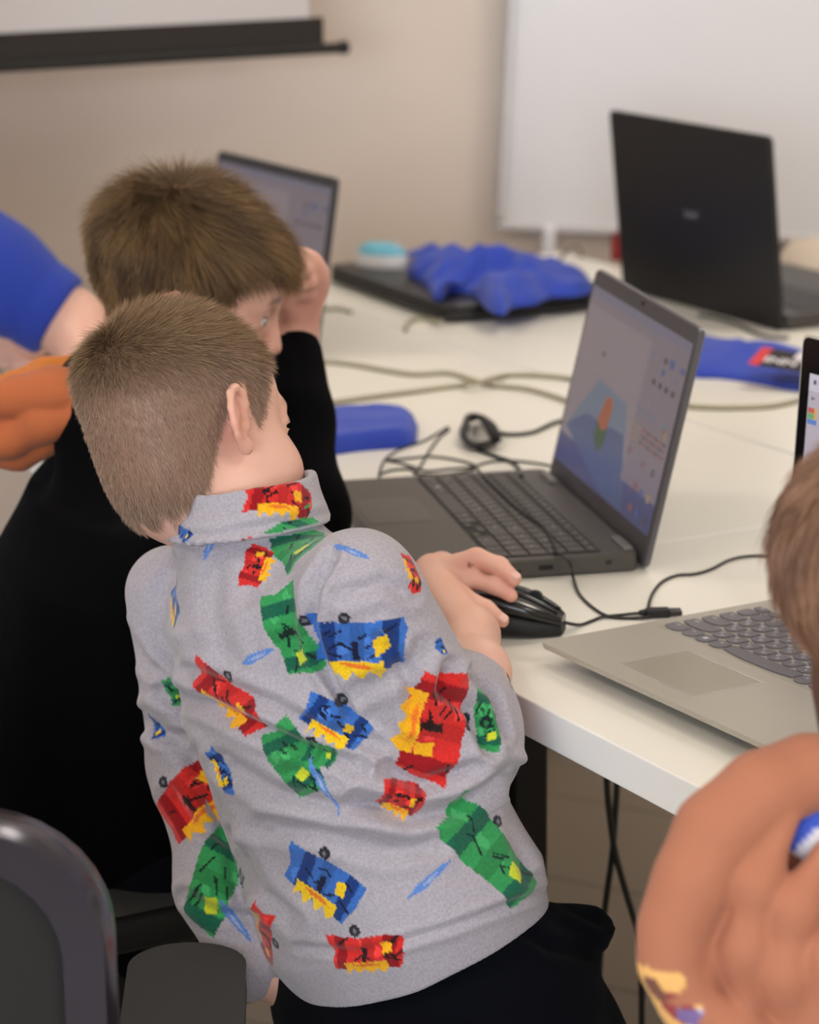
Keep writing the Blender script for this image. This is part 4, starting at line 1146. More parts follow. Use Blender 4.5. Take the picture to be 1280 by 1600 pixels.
        outl = [(-W2, -H2*.85*(.8+.4*r0.random())), (-W2*.55, -H2*(.8+.2*r0.random())), (-W2*.05, -H2*(.7+.3*r0.random())), (W2*.5, -H2*(.85+.15*r0.random())), (W2*.95, -H2*.7), (W2*(.8+.2*r0.random()), H2*.25*r0.random()),
                (W2*.75, H2*(.75+.25*r0.random())), (W2*.2, H2*(.7+.3*r0.random())), (-W2*.3, H2), (-W2*.95, H2*(.7+.3*r0.random())), (-W2*.86, H2*.1)]
        if w < .02: outl = blob(r0, W2, H2)
        k = fill(outl, base)
        for i in range(5 if w > .03 else 0):                       # lighter flakes
            x = W2*(-.8+1.5*r0.random()); y = H2*(-.7+1.3*r0.random()); fill([(x-W2*.12, y-H2*.1), (x+W2*.1, y-H2*.2), (x+W2*.16, y+H2*.1), (x-W2*.05, y+H2*.22)], np.minimum(base*1.35+.02, 1), k)
        for i in range(3):                                         # darker panels
            x = W2*(-.75+.6*i+.2*r0.random()); fill([(x, -H2), (x+W2*.28, -H2), (x+W2*.16, H2), (x-W2*.12, H2)], mid if i != 1 else base*.75, k)
        for i in range(9 if w > .03 else 3):                       # short dark strokes
            x = W2*(-.7+1.4*r0.random()); y = H2*(-.6+1.1*r0.random()); dx = W2*(.14+.2*r0.random()); t = .0011
            sl = r0.choice((-1, 1))*.5
            fill([(x, y-t), (x+dx, y+dx*sl-t), (x+dx, y+dx*sl+t), (x, y+t)], dk, k)
        fill([(-W2*.1, -H2*.2), (W2*.05, -H2*.25), (W2*.03, H2*.5), (-W2*.1, H2*.5)], dk, k & (r0.random() < .6))
        x = W2*(.35+.2*r0.random()); y = H2*(-.2+.4*r0.random())   # a yellow fleck
        fill([(x-W2*.13, y-H2*.24), (x+W2*.1, y-H2*.3), (x+W2*.15, y+H2*.22), (x-W2*.08, y+H2*.3)], ye, k)
        if kind != 'g' and w > .03:                                # ragged yellow-orange fringe on one side
            z = [(-W2*.6, H2*.55)]
            for i in range(8): z.append((-W2*.6+W2*1.1*i/7, H2*((.85 if i % 2 else 1.18)+.12*r0.random())))
            z.append((W2*.5, H2*.5)); s = fill(z, ye); 
            fill([(-W2*.4, H2*.62), (W2*.1, H2*.6), (W2*.35, H2*.75), (-W2*.2, H2*.8)], c_(236, 120, 40))
        if w > .045:                                               # small dark roundel at the rim
            x, y = -W2*.15, -H2*1.12
            fill([(x+.0052*math.cos(q_), y+.0052*math.sin(q_)) for q_ in np.linspace(0, 6.28, 12)[:-1]], c_(40, 40, 48)); fill([(x+.002*math.cos(q_), y+.002*math.sin(q_)) for q_ in np.linspace(0, 6.28, 9)[:-1]], c_(120, 118, 128))
    # (kind, pixel, length px, width px, angle)
    MOT = [('r', 440, 770, 112, 46, -12), ('g', 470, 852, 104, 84, 80), ('r', 399, 884, 66, 46, -70), ('g', 455, 990, 138, 66, 62), ('b', 557, 1012, 150, 84, -8), ('b', 272, 938, 122, 50, 60),
           ('r', 350, 1092, 150, 54, 25), ('b', 525, 1130, 108, 52, 28), ('g', 455, 1190, 120, 70, 60), ('g', 500, 1176, 54, 34, 15), ('r', 682, 1140, 172, 92, 105), ('g', 762, 1125, 100, 36, 82), ('r', 628, 1252, 66, 46, 20),
           ('g', 768, 1332, 196, 82, 32), ('b', 505, 1378, 136, 78, 20), ('r', 572, 1486, 126, 54, -14), ('r', 292, 1250, 120, 80, -50), ('g', 336, 1370, 160, 72, 112), ('r', 414, 1462, 120, 46, 86), ('r', 646, 892, 62, 30, 62),
           ('r', 855, 1290, 46, 26, 62), ('g', 885, 1378, 36, 16, 30), ('b', 288, 832, 40, 18, 20), ('b', 350, 1206, 76, 24, 62), ('b', 248, 1134, 40, 16, 50), ('g', 270, 1080, 44, 18, 60), ('g', 197, 945, 36, 20, 80), ('b', 795, 1060, 60, 18, 75), ('r', 780, 1010, 20, 20, 0), ('b', 690, 1010, 30, 18, 60),
           ('s', 326, 855, 46, 12, 110), ('s', 550, 862, 62, 14, 28), ('s', 402, 1026, 66, 14, -24), ('s', 505, 1232, 96, 12, 56), ('s', 672, 1374, 84, 12, -40), ('s', 368, 1440, 74, 14, 52)]
    for i, (k, x, y, w, h, a) in enumerate(MOT):
        d = ray(x, y); hit, nn, idx, dist = tree.ray_cast(Vector(CAM), Vector(unit(d)))
        if hit is None: continue
        z = np.linalg.norm(np.array(hit)-CAM)/F_PX
        ii = np.linalg.norm(V-np.array(hit), axis=1) < .012; nn = unit(N[ii].mean(0))
        stamp(np.array(hit), nn, k, w*z*1.1, h*z*1.12, a, 100+i)
    # the same print on the sides the photograph does not show
    r0 = random.Random(5); placed = []
    hid = np.where(((N*(CAM-V)).sum(1) < -1.0) & (V[:, 2] < NB[2]-.075))[0]
    for i in r0.sample(list(map(int, hid)), 220):
        if len(placed) >= 22: break
        if all(np.linalg.norm(V[i]-V[j]) > .075 for j in placed):
            placed.append(i); stamp(V[i], N[i], r0.choice('grb'), .055, .036, r0.random()*360, 500+i)
    part('sweatshirt', V, Q, M_fleece, root, C)
    # trousers
    def trou(P):
        d = loft(P, HP+np.array([.01, 0, -.10]), HP+np.array([-.006, .004, .03]), rv, [(0, .120, .106, .01, 0), (.7, .116, .098, .01, 0), (1, .110, .090, .008, 0)])
        d = smin(d, legs(P, hipL+np.array([.03, 0, -.02]), hipR+np.array([.02, 0, -.02]), kL, kR, aL+np.array([0, 0, .0]), aR, (.082, .070, .055)), .04)
        d = smin(d, ell(P, aty(905, 1450, 2.16), (.028, .03, .016)), .03)
        d = smax(d, -(P[:, 2]-.075), .006)
        return d+.0025*vnoise(P, 42, 8)+.0012*vnoise(P, 90, 18)
    V, Q = mesh_sdf(trou, (-.2, 1.9, .03), (.34, 2.48, .68), .0045)
    N = vnormals(V, Q)
    V = folds(V, N, [([(880, 1410), (940, 1440), (965, 1430)], -.004, 10), ([(780, 1430), (860, 1480), (950, 1500)], -.004, 10), ([(560, 1540), (700, 1530), (820, 1500)], -.003, 9)])
    part('trousers', V, Q, M_navy, root)
    shoe_set(root, [aL, aR], (.75, .66), M_dark, .19)
    return root
boyA = build_A()
# ================================================================== office chairs
M_seat = mat('chair_fabric', (29, 28, 27), .8, bump=.2, bscale=800, sheen=.05); M_ch = mat('chair_plastic', (22, 22, 23), .45)
M_rim = mat('chair_rim_gloss', (62, 60, 70), .22, metal=.45)
def office_chair(label, pos, fwd, seat_z=.43, back_top=.81, rim=M_ch, w=.225, arm_z=.62, arm_x=.262, group=None):
    f = unit((fwd[0], fwd[1], 0)); r = np.array([f[1], -f[0], 0])
    t = thing('office_chair', label, 'chair', frame((pos[0], pos[1], 0), r, f, (0, 0, 1)), group)
    bm = BM(); slab(bm, rrect(.45, .44, .11, 7), seat_z-.06, seat_z, None, .018); obj('seat', bm, M_seat, t, smooth=True, auto=50)
    bm = BM(); slab(bm, rrect(.40, .38, .08, 6), seat_z-.085, seat_z-.058, None, .004); obj('seat_shell', bm, M_ch, t)
    # backrest: rounded outline, gently curved, with a rim
    zb, zt = seat_z+.03, back_top
    out = rrect(2*w, zt-zb, .11, 10); n = len(out)
    def bp(x, z, off=0):
        zz = z+(zt+zb)/2; return Vector((x, -.25+.10*(x/w)**2*.55-.10*max(0, (zz-zb))*.6+off, zz))
    bm = BM(); k0, k1 = .86, .86
    fr = [bm.verts.new(bp(x*k0, z*k0, .014)) for x, z in out]; bk = [bm.verts.new(bp(x*k0, z*k0, -.014)) for x, z in out]
    c0 = bm.verts.new(bp(0, 0, .026)); c1 = bm.verts.new(bp(0, 0, -.020))
    fm = [bm.verts.new(bp(x*.45, z*.45, .024)) for x, z in out]; bmid = [bm.verts.new(bp(x*.45, z*.45, -.019)) for x, z in out]
    for i in range(n):
        j = (i+1) % n
        bm.faces.new((fr[i], fr[j], fm[j], fm[i])); bm.faces.new((fm[i], fm[j], c0)); bm.faces.new((bk[j], bk[i], bmid[i], bmid[j])); bm.faces.new((bmid[j], bmid[i], c1)); bm.faces.new((fr[j], fr[i], bk[i], bk[j]))
    obj('backrest', bm, M_seat, t, smooth=True, auto=60)
    bm = BM(); rings = []
    prof = [(.0, -.020), (.028, -.026), (.034, -.012), (.034, .012), (.028, .022), (.0, .018)]
    for i in range(n):
        x, z = out[i]; L = math.hypot(x, z); ring = []
        for d_, o_ in prof:
            kk = 1-(.034-d_)/L*1.0; ring.append(bm.verts.new(bp(x*kk, z*kk, o_)))
        rings.append(ring)
    for i in range(n):
        a, b = rings[i], rings[(i+1) % n]
        for q in range(len(prof)): bm.faces.new((a[q], a[(q+1) % 6], b[(q+1) % 6], b[q]))
    obj('back_frame', bm, rim, t, smooth=True, auto=50)
    bm = BM(); tube(bm, [(0, -.12, seat_z-.075), (0, -.24, seat_z-.07), (0, -.275, seat_z), (0, -.275, seat_z+.16)], .018, 10, 5, flatz=1.6); obj('back_support', bm, M_ch, t, smooth=True)
    for s in (-1, 1):
        bm = BM(); tube(bm, [(s*.19, .03, seat_z-.072), (s*arm_x, .03, seat_z-.06), (s*(arm_x+.015), .03, seat_z+.03), (s*arm_x, .02, arm_z-.02)], .014, 10, 5, flatz=1.7); ar = obj('armrest', bm, M_ch, t, smooth=True)
        bm = BM(); slab(bm, [(x+s*arm_x, y+.02) for x, y in rrect(.095, .27, .046, 8)], arm_z-.04, arm_z, None, .0, under=[(arm_z-.04+.04*(1-math.cos(q))/2, .018*(1-math.sin(q))) for q in np.linspace(0, 3.0, 9)]); obj('arm_pad', bm, M_seat, ar, smooth=True, auto=50)
    bm = BM(); cyl(bm, (0, 0, .09), (0, 0, seat_z-.08), .026, 18); obj('gas_column', bm, M_ch, t, smooth=True, auto=40)
    for k in range(5):
        a = 2*math.pi*k/5+.3; c, s_ = math.cos(a), math.sin(a)
        bm = BM(); tube(bm, [(0, 0, .105), (.14*c, .14*s_, .095), (.27*c, .27*s_, .075)], lambda q: .024-.010*q, 10, 3); lg = obj('base_leg', bm, M_ch, t, smooth=True)
        bm = BM(); x, y = .27*c, .27*s_; cyl(bm, (x-.018*s_, y+.018*c, .028), (x+.018*s_, y-.018*c, .028), .027, 18); cyl(bm, (x, y, .03), (x, y, .075), .009, 10); obj('caster', bm, M_dark, lg, smooth=True, auto=40)
    return t
fC = unit((-.04, 1, 0)); rC = np.array([fC[1], -fC[0], 0])
bc_ = np.array([-.200, 1.735, 0])-rC*.235
office_chair('dark office chair with a shiny rounded back rim, in the near left corner', bc_+fC*.25, fC, seat_z=.44, back_top=.825, rim=M_rim, w=.235, arm_z=.556, arm_x=.268)
office_chair('black office chair under the boy in the black sweatshirt', np.array([-.36, 2.60, 0]), (.874, .486), seat_z=.43, back_top=.72, arm_z=.50, arm_x=.235)
# ================================================================== the boy in black, head on his hand
M_black = mat('black_jersey', (4, 4, 6), .9, spec=.06, sheen=.01, bump=.15, bscale=500)
M_terra = mat('hood_cotton', (205, 120, 72), .85, sheen=.1, attr='Col', bump=.12, bscale=700)
def scalp_hair(V, Q, O, R, sc, mask, n, whorl, lenf, liftf, colA, colB, root, rad=.00024, seg=5, fwd=.5, curl=.45, down=.9, grav=0, jit=.14, tipk=1.2, rootk=.7, lockk=.16):
    Nn = vnormals(V, Q); q = ((V-O) @ R)/sc
    w = mask(q)*((np.abs(q) < .135).all(1)); near = w > 0
    w[near] *= np.abs(head_sdf(q[near].astype(np.float32), 1.0, eyes=False)) < .004
    P, f = sample_surface(V, Q, w, n)
    qn = ((P-O) @ R)/sc; nr = Nn[Q[f]].mean(1); nr /= np.linalg.norm(nr, axis=1, keepdims=True)
    fl = qn-np.array(whorl); dist = np.linalg.norm(fl, axis=1, keepdims=True); fl = fl/(dist+1e-6)
    sw = np.cross(nr @ R, fl); fl = fl+sw*(.55*np.exp(-dist/.03)+.10)
    fl = fl+np.array([0, fwd, 0])*ss(qn[:, 2], .05, .09)[:, None]*(dist > .02)+np.array([0, .1, -down])*(1-ss(qn[:, 2], .0, .06))[:, None]
    fl = fl @ R.T
    fl = fl-nr*(fl*nr).sum(1, keepdims=True); fl /= np.linalg.norm(fl, axis=1, keepdims=True)+1e-9
    ln = lenf(qn, dist[:, 0])*(.7+.55*RNG.random(n)); lift = liftf(qn, dist[:, 0])[:, None]
    # locks: neighbouring hairs share a lean
    lock = np.stack([vnoise(qn, 190, k) for k in (11, 12, 13)], 1)*lockk
    d0 = fl*np.cos(lift)+nr*np.sin(lift)+lock
    v = np.clip(.5+.35*vnoise(qn, 160, 31)+.4*(RNG.random(n)-.5), 0, 1)[:, None]
    cr = np.array(lin(colA))*(1-v)+np.array(lin(colB))*v
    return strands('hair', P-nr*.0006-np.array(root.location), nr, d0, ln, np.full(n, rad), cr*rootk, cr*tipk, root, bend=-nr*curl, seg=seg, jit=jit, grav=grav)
def build_B():
    root = person('boy in a black hooded sweatshirt leaning his head on his fist, behind the front boy', (-.27, 2.62))
    sc = .955
    O = aty(292, 457, 2.69); R = headR(86, 17, 3)
    NB = aty(190, 640, 2.60); HP = aty(175, 1330, 2.55); CH = aty(225, 800, 2.56)
    rv = unit(np.array([.50, -.86, 0]))
    SRr = CH+rv*.125+np.array([0, 0, -.01]); SLl = CH-rv*.125+np.array([.03, 0, .01])
    EL = atz(462, 800, .045); WRl = aty(459, 525, 2.80); ELr = aty(330, 1120, 2.40); WRr = atz(430, 930, .03)
    nt_ = O+R @ np.array([0, -.018, -.055])*sc
    K = lambda x, y, Y: aty(x, y, Y)
    # fist against the temple
    pc = K(466, 472, 2.795)
    kn = [K(468, 408, 2.775), K(482, 416, 2.785), K(491, 431, 2.795), K(491, 449, 2.805)]
    tips = [(K(456, 404, 2.752), K(447, 422, 2.742), K(447, 438, 2.75)), (K(474, 423, 2.758), K(460, 430, 2.748), K(452, 444, 2.752)), (K(481, 441, 2.768), K(464, 444, 2.757), K(455, 455, 2.76)), (K(480, 460, 2.78), K(466, 458, 2.768), K(458, 466, 2.77))]
    fr = (.0092, .0086, .0078, .0070)
    def hand(P):
        d = hand_fingers(P, WRl, kn, [([k_]+list(tp), fr) for k_, tp in zip(kn, tips)], .0125, .003)
        d = smin(d, ell(P, pc+np.array([0, 0, -.006]), (.0175, .015, .020)), .004)
        return smin(d, chain(P, [K(455, 495, 2.785), K(444, 470, 2.765), K(447, 446, 2.752)], (.0115, .0102, .0088), .004), .006)
    hL = HP+np.array([.03, .05, -.02]); hR = HP-rv*.0+np.array([.06, -.09, -.02])
    kL = hL+np.array([.20, .12, .0]); kR = hR+np.array([.17, .10, .0]); aL = np.array([kL[0]+.03, kL[1], .075]); aR = np.array([kR[0]+.03, kR[1], .075])
    def body(P):
        d = head_sdf((P-O.astype(np.float32)) @ R.astype(np.float32), sc, earz=-.020)
        d = smin(d, cap(P, nt_, NB, .047, .052), .025)
        t = loft(P, HP, CH, rv, [(0, .10, .075, 0, 0), (1, .11, .075, 0, 0)]); t = smin(t, cap(P, SLl, SRr, .04), .03); d = smin(d, t, .03)
        d = smin(d, chain(P, [SLl, EL, WRl], [.035, .031, .024], .02), .02); d = smin(d, hand(P), .010)
        d = smin(d, chain(P, [SRr, ELr, WRr], [.035, .03, .022], .02), .02)
        m_ = [WRr+np.array([.05, .03+.018*i, .006]) for i in range(4)]
        d = smin(d, hand_fingers(P, WRr, m_, [([a, a+np.array([.035, .01, .006]), a+np.array([.06, .02, -.012])], (.0085, .008, .0065)) for a in m_]+[([WRr+np.array([.02, .035, 0]), WRr+np.array([.05, .062+.03, -.006]), WRr+np.array([.07, .10, -.012])], (.011, .010, .008))], .0135), .012)
        d = smin(d, legs(P, hL, hR, kL, kR, aL, aR, (.06, .047, .034)), .03)
        return d
    V, Q = mesh_sdf(body, (-.58, 2.28, .03), (.22, 3.02, 1.16), .0029)
    V = relax(V, Q, 1, .3)
    def hm(q):
        zb = np.interp(q[:, 1], [-.11, -.085, -.062, -.045, -.032, -.022, -.010, .006, .014, .026, .038, .052, .066, .085], [-.060, -.075, -.085, -.078, -.058, -.02, .026, .030, -.004, -.018, .010, .036, .046, .052])
        return ss(q[:, 2]-zb, -.004, .006)*(np.abs(q[:, 0]) < .0765)
    cols = skin_cols(V, O, R, sc, hm, np.array(lin((120, 88, 68))), [(kn[1], .02, .4), (K(485, 480, 2.78), .03, .5), (kn[3], .02, .4)], .005)
    part('body', V, Q, M_skin, root, cols)
    eyes(root, O, R, sc, (74, 84, 104), (.1, 1, -.35))
    top = lambda q: ss(q[:, 2], .02, .08)
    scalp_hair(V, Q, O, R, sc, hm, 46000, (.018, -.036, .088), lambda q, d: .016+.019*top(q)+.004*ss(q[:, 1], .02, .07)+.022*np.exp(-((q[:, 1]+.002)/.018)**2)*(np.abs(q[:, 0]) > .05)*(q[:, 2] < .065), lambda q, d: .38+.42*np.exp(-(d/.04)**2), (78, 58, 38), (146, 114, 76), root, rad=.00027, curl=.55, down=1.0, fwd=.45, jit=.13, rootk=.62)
    # sweatshirt
    def top_(P):
        d = loft(P, HP, CH, rv, [(0, .165, .135, -.01, 0), (.5, .165, .13, -.012, 0), (.8, .165, .122, -.012, 0), (1, .14, .095, -.01, 0)], 2.2)
        d = smin(d, cap(P, SLl, SRr, .060, .062), .05)
        d = smin(d, cap(P, (SLl+SRr)/2, NB, .085, .070), .04)
        d = smin(d, chain(P, [SLl, EL, EL*.5+WRl*.5, WRl+(EL-WRl)*.10], [.062, .050, .036, .0285], .02), .02)
        d = smin(d, chain(P, [SRr, ELr, WRr], [.060, .050, .030], .02), .02)
        d = smax(d, -cap(P, NB, nt_, .046, .055), .01)
        wa = unit(WRl-EL); wq = WRl-wa*.006; wt = unit(wa+np.array([-.42, 0, 0]))
        d = np.where(cap(P, WRl, WRl+wa*.06, .06) < 0, smax(d, (P-wq.astype(np.float32)) @ wt.astype(np.float32), .004), d)
        return d+.0028*vnoise(P, 34, 3)
    V, Q = mesh_sdf(top_, (-.60, 2.22, .38), (.24, 3.04, 1.08), .0042)
    part('sweatshirt', V, Q, M_black, root)
    def trou(P):
        d = legs(P, hL, hR, kL, kR, aL, aR, (.085, .068, .052)); d = smin(d, ell(P, HP, (.13, .12, .075)), .05)
        return smax(d, -(P[:, 2]-.075), .006)
    V, Q = mesh_sdf(trou, (-.56, 2.24, .03), (.36, 3.02, .62), .007)
    part('trousers', V, Q, M_navy, root)
    shoe_set(root, [aL, aR], (.87, .49), M_dark, .22)
    # hood lying on the shoulders: three soft folds, orange lining on top
    Yh_ = 2.60
    f1 = [K(-25, 618, Yh_+.05), K(20, 603, Yh_+.05), K(70, 583, Yh_+.05), K(150, 562, Yh_+.04)]
    f2 = [K(-25, 632, Yh_-.03), K(25, 620, Yh_-.03), K(80, 612, Yh_-.035), K(160, 606, Yh_-.04)]
    f3 = [K(-25, 700, Yh_-.01), K(15, 682, Yh_-.02), K(70, 656, Yh_-.035), K(150, 640, Yh_-.045)]
    f4 = [K(28, 606, Yh_+.015), K(64, 600, Yh_+.01), K(120, 590, Yh_+.01)]
    f5 = [K(-5, 712, Yh_+.01), K(30, 706, Yh_+.0), K(66, 684, Yh_-.01), K(120, 650, Yh_-.02)]
    def hood(P):
        a = chain(P, f1, [.008, .010, .012, .012], .02); b = chain(P, f2, [.011, .0165, .019, .020], .02); c = chain(P, f3, [.012, .016, .018, .017], .02)
        g = chain(P, f5, [.012, .014, .014, .012], .02)
        e = chain(P, f4, [.011, .015, .016], .02)
        d = smin(smin(smin(smin(a, b, .003), c, .003), e, .005), g, .003)
        d = smin(d, chain(P, [K(0, 655, Yh_+.03), K(90, 630, Yh_+.03), K(150, 610, Yh_+.03)], [.02, .028, .03], .02), .004)
        return d+.0016*vnoise(P, 60, 6)
    V, Q = mesh_sdf(hood, (-.52, 2.46, .80), (-.22, 2.74, 1.06), .003)
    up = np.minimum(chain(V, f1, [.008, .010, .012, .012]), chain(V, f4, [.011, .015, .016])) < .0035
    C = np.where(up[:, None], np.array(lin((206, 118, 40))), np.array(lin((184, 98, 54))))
    part('hood', V, Q, M_terra, root, C)
    return root
build_B()
# ================================================================== the child at the right edge
def build_C():
    root = person('child at the right edge with brown hair and a terracotta hooded top', (.36, 1.70))
    sc = .99
    O = aty(1436, 930, 1.66); R = headR(52, 8, -4)
    NB = aty(1420, 1240, 1.64); HP = aty(1510, 1950, 1.66); CH = aty(1500, 1420, 1.64); rv = unit(np.array([.95, .30, 0]))
    SRr = CH+rv*.115; SLl = CH-rv*.115; nt_ = O+R @ np.array([0, -.018, -.055])*sc
    EL = SLl+np.array([.0, .03, -.15]); WL = SLl+np.array([.02, .08, -.27]); ER = SRr+np.array([.02, .03, -.15]); WRr = SRr+np.array([.01, .08, -.27])
    hL = HP-rv*.05; hR = HP+rv*.05; aL = np.array([hL[0]-.01, hL[1]+.02, .075]); aR = np.array([hR[0]+.01, hR[1]+.02, .075]); kL = (hL+aL)/2+np.array([0, .02, 0]); kR = (hR+aR)/2+np.array([0, .02, 0])
    def fing(W):
        m_ = [W+np.array([.004, -.020+.016*i, -.052]) for i in range(4)]
        return m_, [([a, a+np.array([.006, .006, -.03]), a+np.array([.002, .010, -.052])], (.008, .0075, .0062)) for a in m_]
    def body(P):
        d = head_sdf((P-O.astype(np.float32)) @ R.astype(np.float32), sc, eyes=True)
        d = smin(d, cap(P, nt_, NB, .044, .048), .022)
        t = loft(P, HP, CH, rv, [(0, .085, .065, 0, 0), (1, .09, .065, 0, 0)]); d = smin(d, smin(t, cap(P, SLl, SRr, .035), .03), .03)
        for S, E, W, tx in ((SLl, EL, WL, 1), (SRr, ER, WRr, -1)):
            d = smin(d, chain(P, [S, E, W], [.032, .027, .0205], .02), .02); m_, F = fing(W)
            d = smin(d, hand_fingers(P, W, m_, F+[([W+np.array([0, .014, -.012]), W+np.array([tx*.008, .034, -.034]), W+np.array([tx*.010, .038, -.056])], (.010, .0088, .0072))], .0125), .01)
        return smin(d, legs(P, hL, hR, kL, kR, aL, aR, (.055, .042, .03)), .03)
    V, Q = mesh_sdf(body, (.08, 1.45, .03), (.60, 2.0, 1.14), .0038)
    def hm(q):
        zb = np.interp(q[:, 1], [-.11, -.03, .0, .02, .035, .05, .07, .1], [-.10, -.10, -.085, -.06, .0, .04, .055, .06]); return ss(q[:, 2]-zb, -.004, .006)*(np.abs(q[:, 0]) < .08)
    part('body', V, Q, M_skin, root, skin_cols(V, O, R, sc, hm, np.array(lin((96, 64, 48)))))
    eyes(root, O, R, sc)
    scalp_hair(V, Q, O, R, sc, hm, 22000, (0, -.05, .09), lambda q, d: .034+0*d, lambda q, d: .22+0*d, (92, 60, 46), (176, 134, 106), root, rad=.0005, seg=6, curl=.75, down=1.3, jit=.05, lockk=.08)
    TER = np.array(lin((174, 110, 82)))
    def top_(P):
        d = loft(P, HP+np.array([0, 0, .02]), CH, rv, [(0, .125, .105, 0, 0), (1, .11, .085, 0, 0)], 2.2)
        d = smin(d, cap(P, SLl, SRr, .052), .04); d = smin(d, cap(P, (SLl+SRr)/2, NB, .07, .056), .03)
        for S, E, W in ((SLl, EL, WL), (SRr, ER, WRr)): d = smin(d, chain(P, [S, E, W+np.array([0, -.005, .014])], [.050, .043, .029], .02), .02)
        d = smax(d, -cap(P, NB, nt_, .045, .052), .008)
        return d+.002*vnoise(P, 38, 3)
    V, Q = mesh_sdf(top_, (.08, 1.42, .42), (.62, 2.0, .92), .005)
    part('sweatshirt', V, Q, mat('terracotta_jersey', (174, 110, 82), .85, bump=.12, bscale=700, sheen=.1), root)
    def col(P):
        d = chain(P, [K2(1318, 1235, 1.60), K2(1268, 1262, 1.585), K2(1256, 1300, 1.58), K2(1290, 1335, 1.58)], [.012, .012, .012, .012], .01)
        return d
    K2 = lambda x, y, Y: aty(x, y, Y)
    V, Q = mesh_sdf(col, (.18, 1.52, .66), (.34, 1.68, .92), .003)
    blue = chain(V, [K2(1300, 1235, 1.60), K2(1262, 1252, 1.585), K2(1244, 1290, 1.58)], [.011, .011, .011]) < .0045
    part('collar', V, Q, mat('collar_cotton', (240, 238, 244), .8, attr='Col'), root, np.where(blue[:, None], np.array(lin((56, 84, 190))), np.array(lin((238, 234, 240)))))
    # the hood hanging down her back: a deep bag with a rolled rim
    Y0 = 1.56
    rim = [K2(1330, 1205, 1.60), K2(1262, 1208, 1.585), K2(1190, 1238, 1.57), K2(1120, 1300, 1.56), K2(1080, 1380, 1.55), K2(1050, 1450, 1.545), K2(1046, 1510, 1.54), K2(1078, 1568, 1.54), K2(1130, 1610, 1.54), K2(1250, 1640, 1.54)]
    rr = [.019, .020, .021, .021, .019, .016, .014, .014, .016, .02]
    inner = [[K2(1230, 1280, 1.555), K2(1180, 1380, 1.545), K2(1165, 1480, 1.54), K2(1170, 1570, 1.54)], [K2(1290, 1330, 1.55), K2(1240, 1420, 1.54), K2(1225, 1520, 1.535), K2(1240, 1590, 1.535)], [K2(1150, 1320, 1.56), K2(1105, 1410, 1.555), K2(1090, 1500, 1.55), K2(1110, 1570, 1.545)], [K2(1340, 1420, 1.54), K2(1300, 1500, 1.53), K2(1280, 1600, 1.53)]]
    def hood(P):
        d = ell(P, K2(1215, 1440, 1.615), (.066, .040, .074))
        d = smin(d, ell(P, K2(1340, 1480, 1.60), (.07, .05, .085)), .03)
        for l in inner: d = smin(d, chain(P, l, [.008, .012, .012, .010][:len(l)], .02), .004)
        d = smin(d, chain(P, rim, rr, .02), .004)
        return d+.0013*vnoise(P, 45, 4)
    V, Q = mesh_sdf(hood, (.07, 1.44, .42), (.40, 1.72, .92), .0026)
    C = np.tile(TER, (len(V), 1)); px = pxof(V)
    lin_ = chain(V, rim[5:9], [.016, .0155, .0155, .0165]); yl = (lin_ < .0018)
    C[yl] = np.array(lin((238, 184, 110)))
    for a, b, w_, c in ((K2(1052, 1562, 1.526), K2(1072, 1578, 1.526), .005, (150, 60, 60)), (K2(1100, 1592, 1.524), K2(1150, 1598, 1.524), .006, (186, 190, 226)), (K2(1024, 1530, 1.53), K2(1040, 1548, 1.53), .004, (120, 76, 60)), (K2(1072, 1580, 1.526), K2(1090, 1590, 1.526), .004, (120, 100, 150))):
        C[yl & (cap(V, a, b, w_) < .003)] = np.array(lin(c))
    part('hood', V, Q, M_terra, root, C)
    def trou(P):
        d = legs(P, hL, hR, kL, kR, aL, aR, (.08, .066, .05)); d = smin(d, ell(P, HP, (.115, .10, .07)), .05)
        return smax(d, -(P[:, 2]-.075), .006)
    V, Q = mesh_sdf(trou, (.10, 1.45, .03), (.56, 1.9, .6), .008)
    part('trousers', V, Q, M_navy, root)
    shoe_set(root, [aL, aR], (0, 1), M_dark, .19)
build_C()
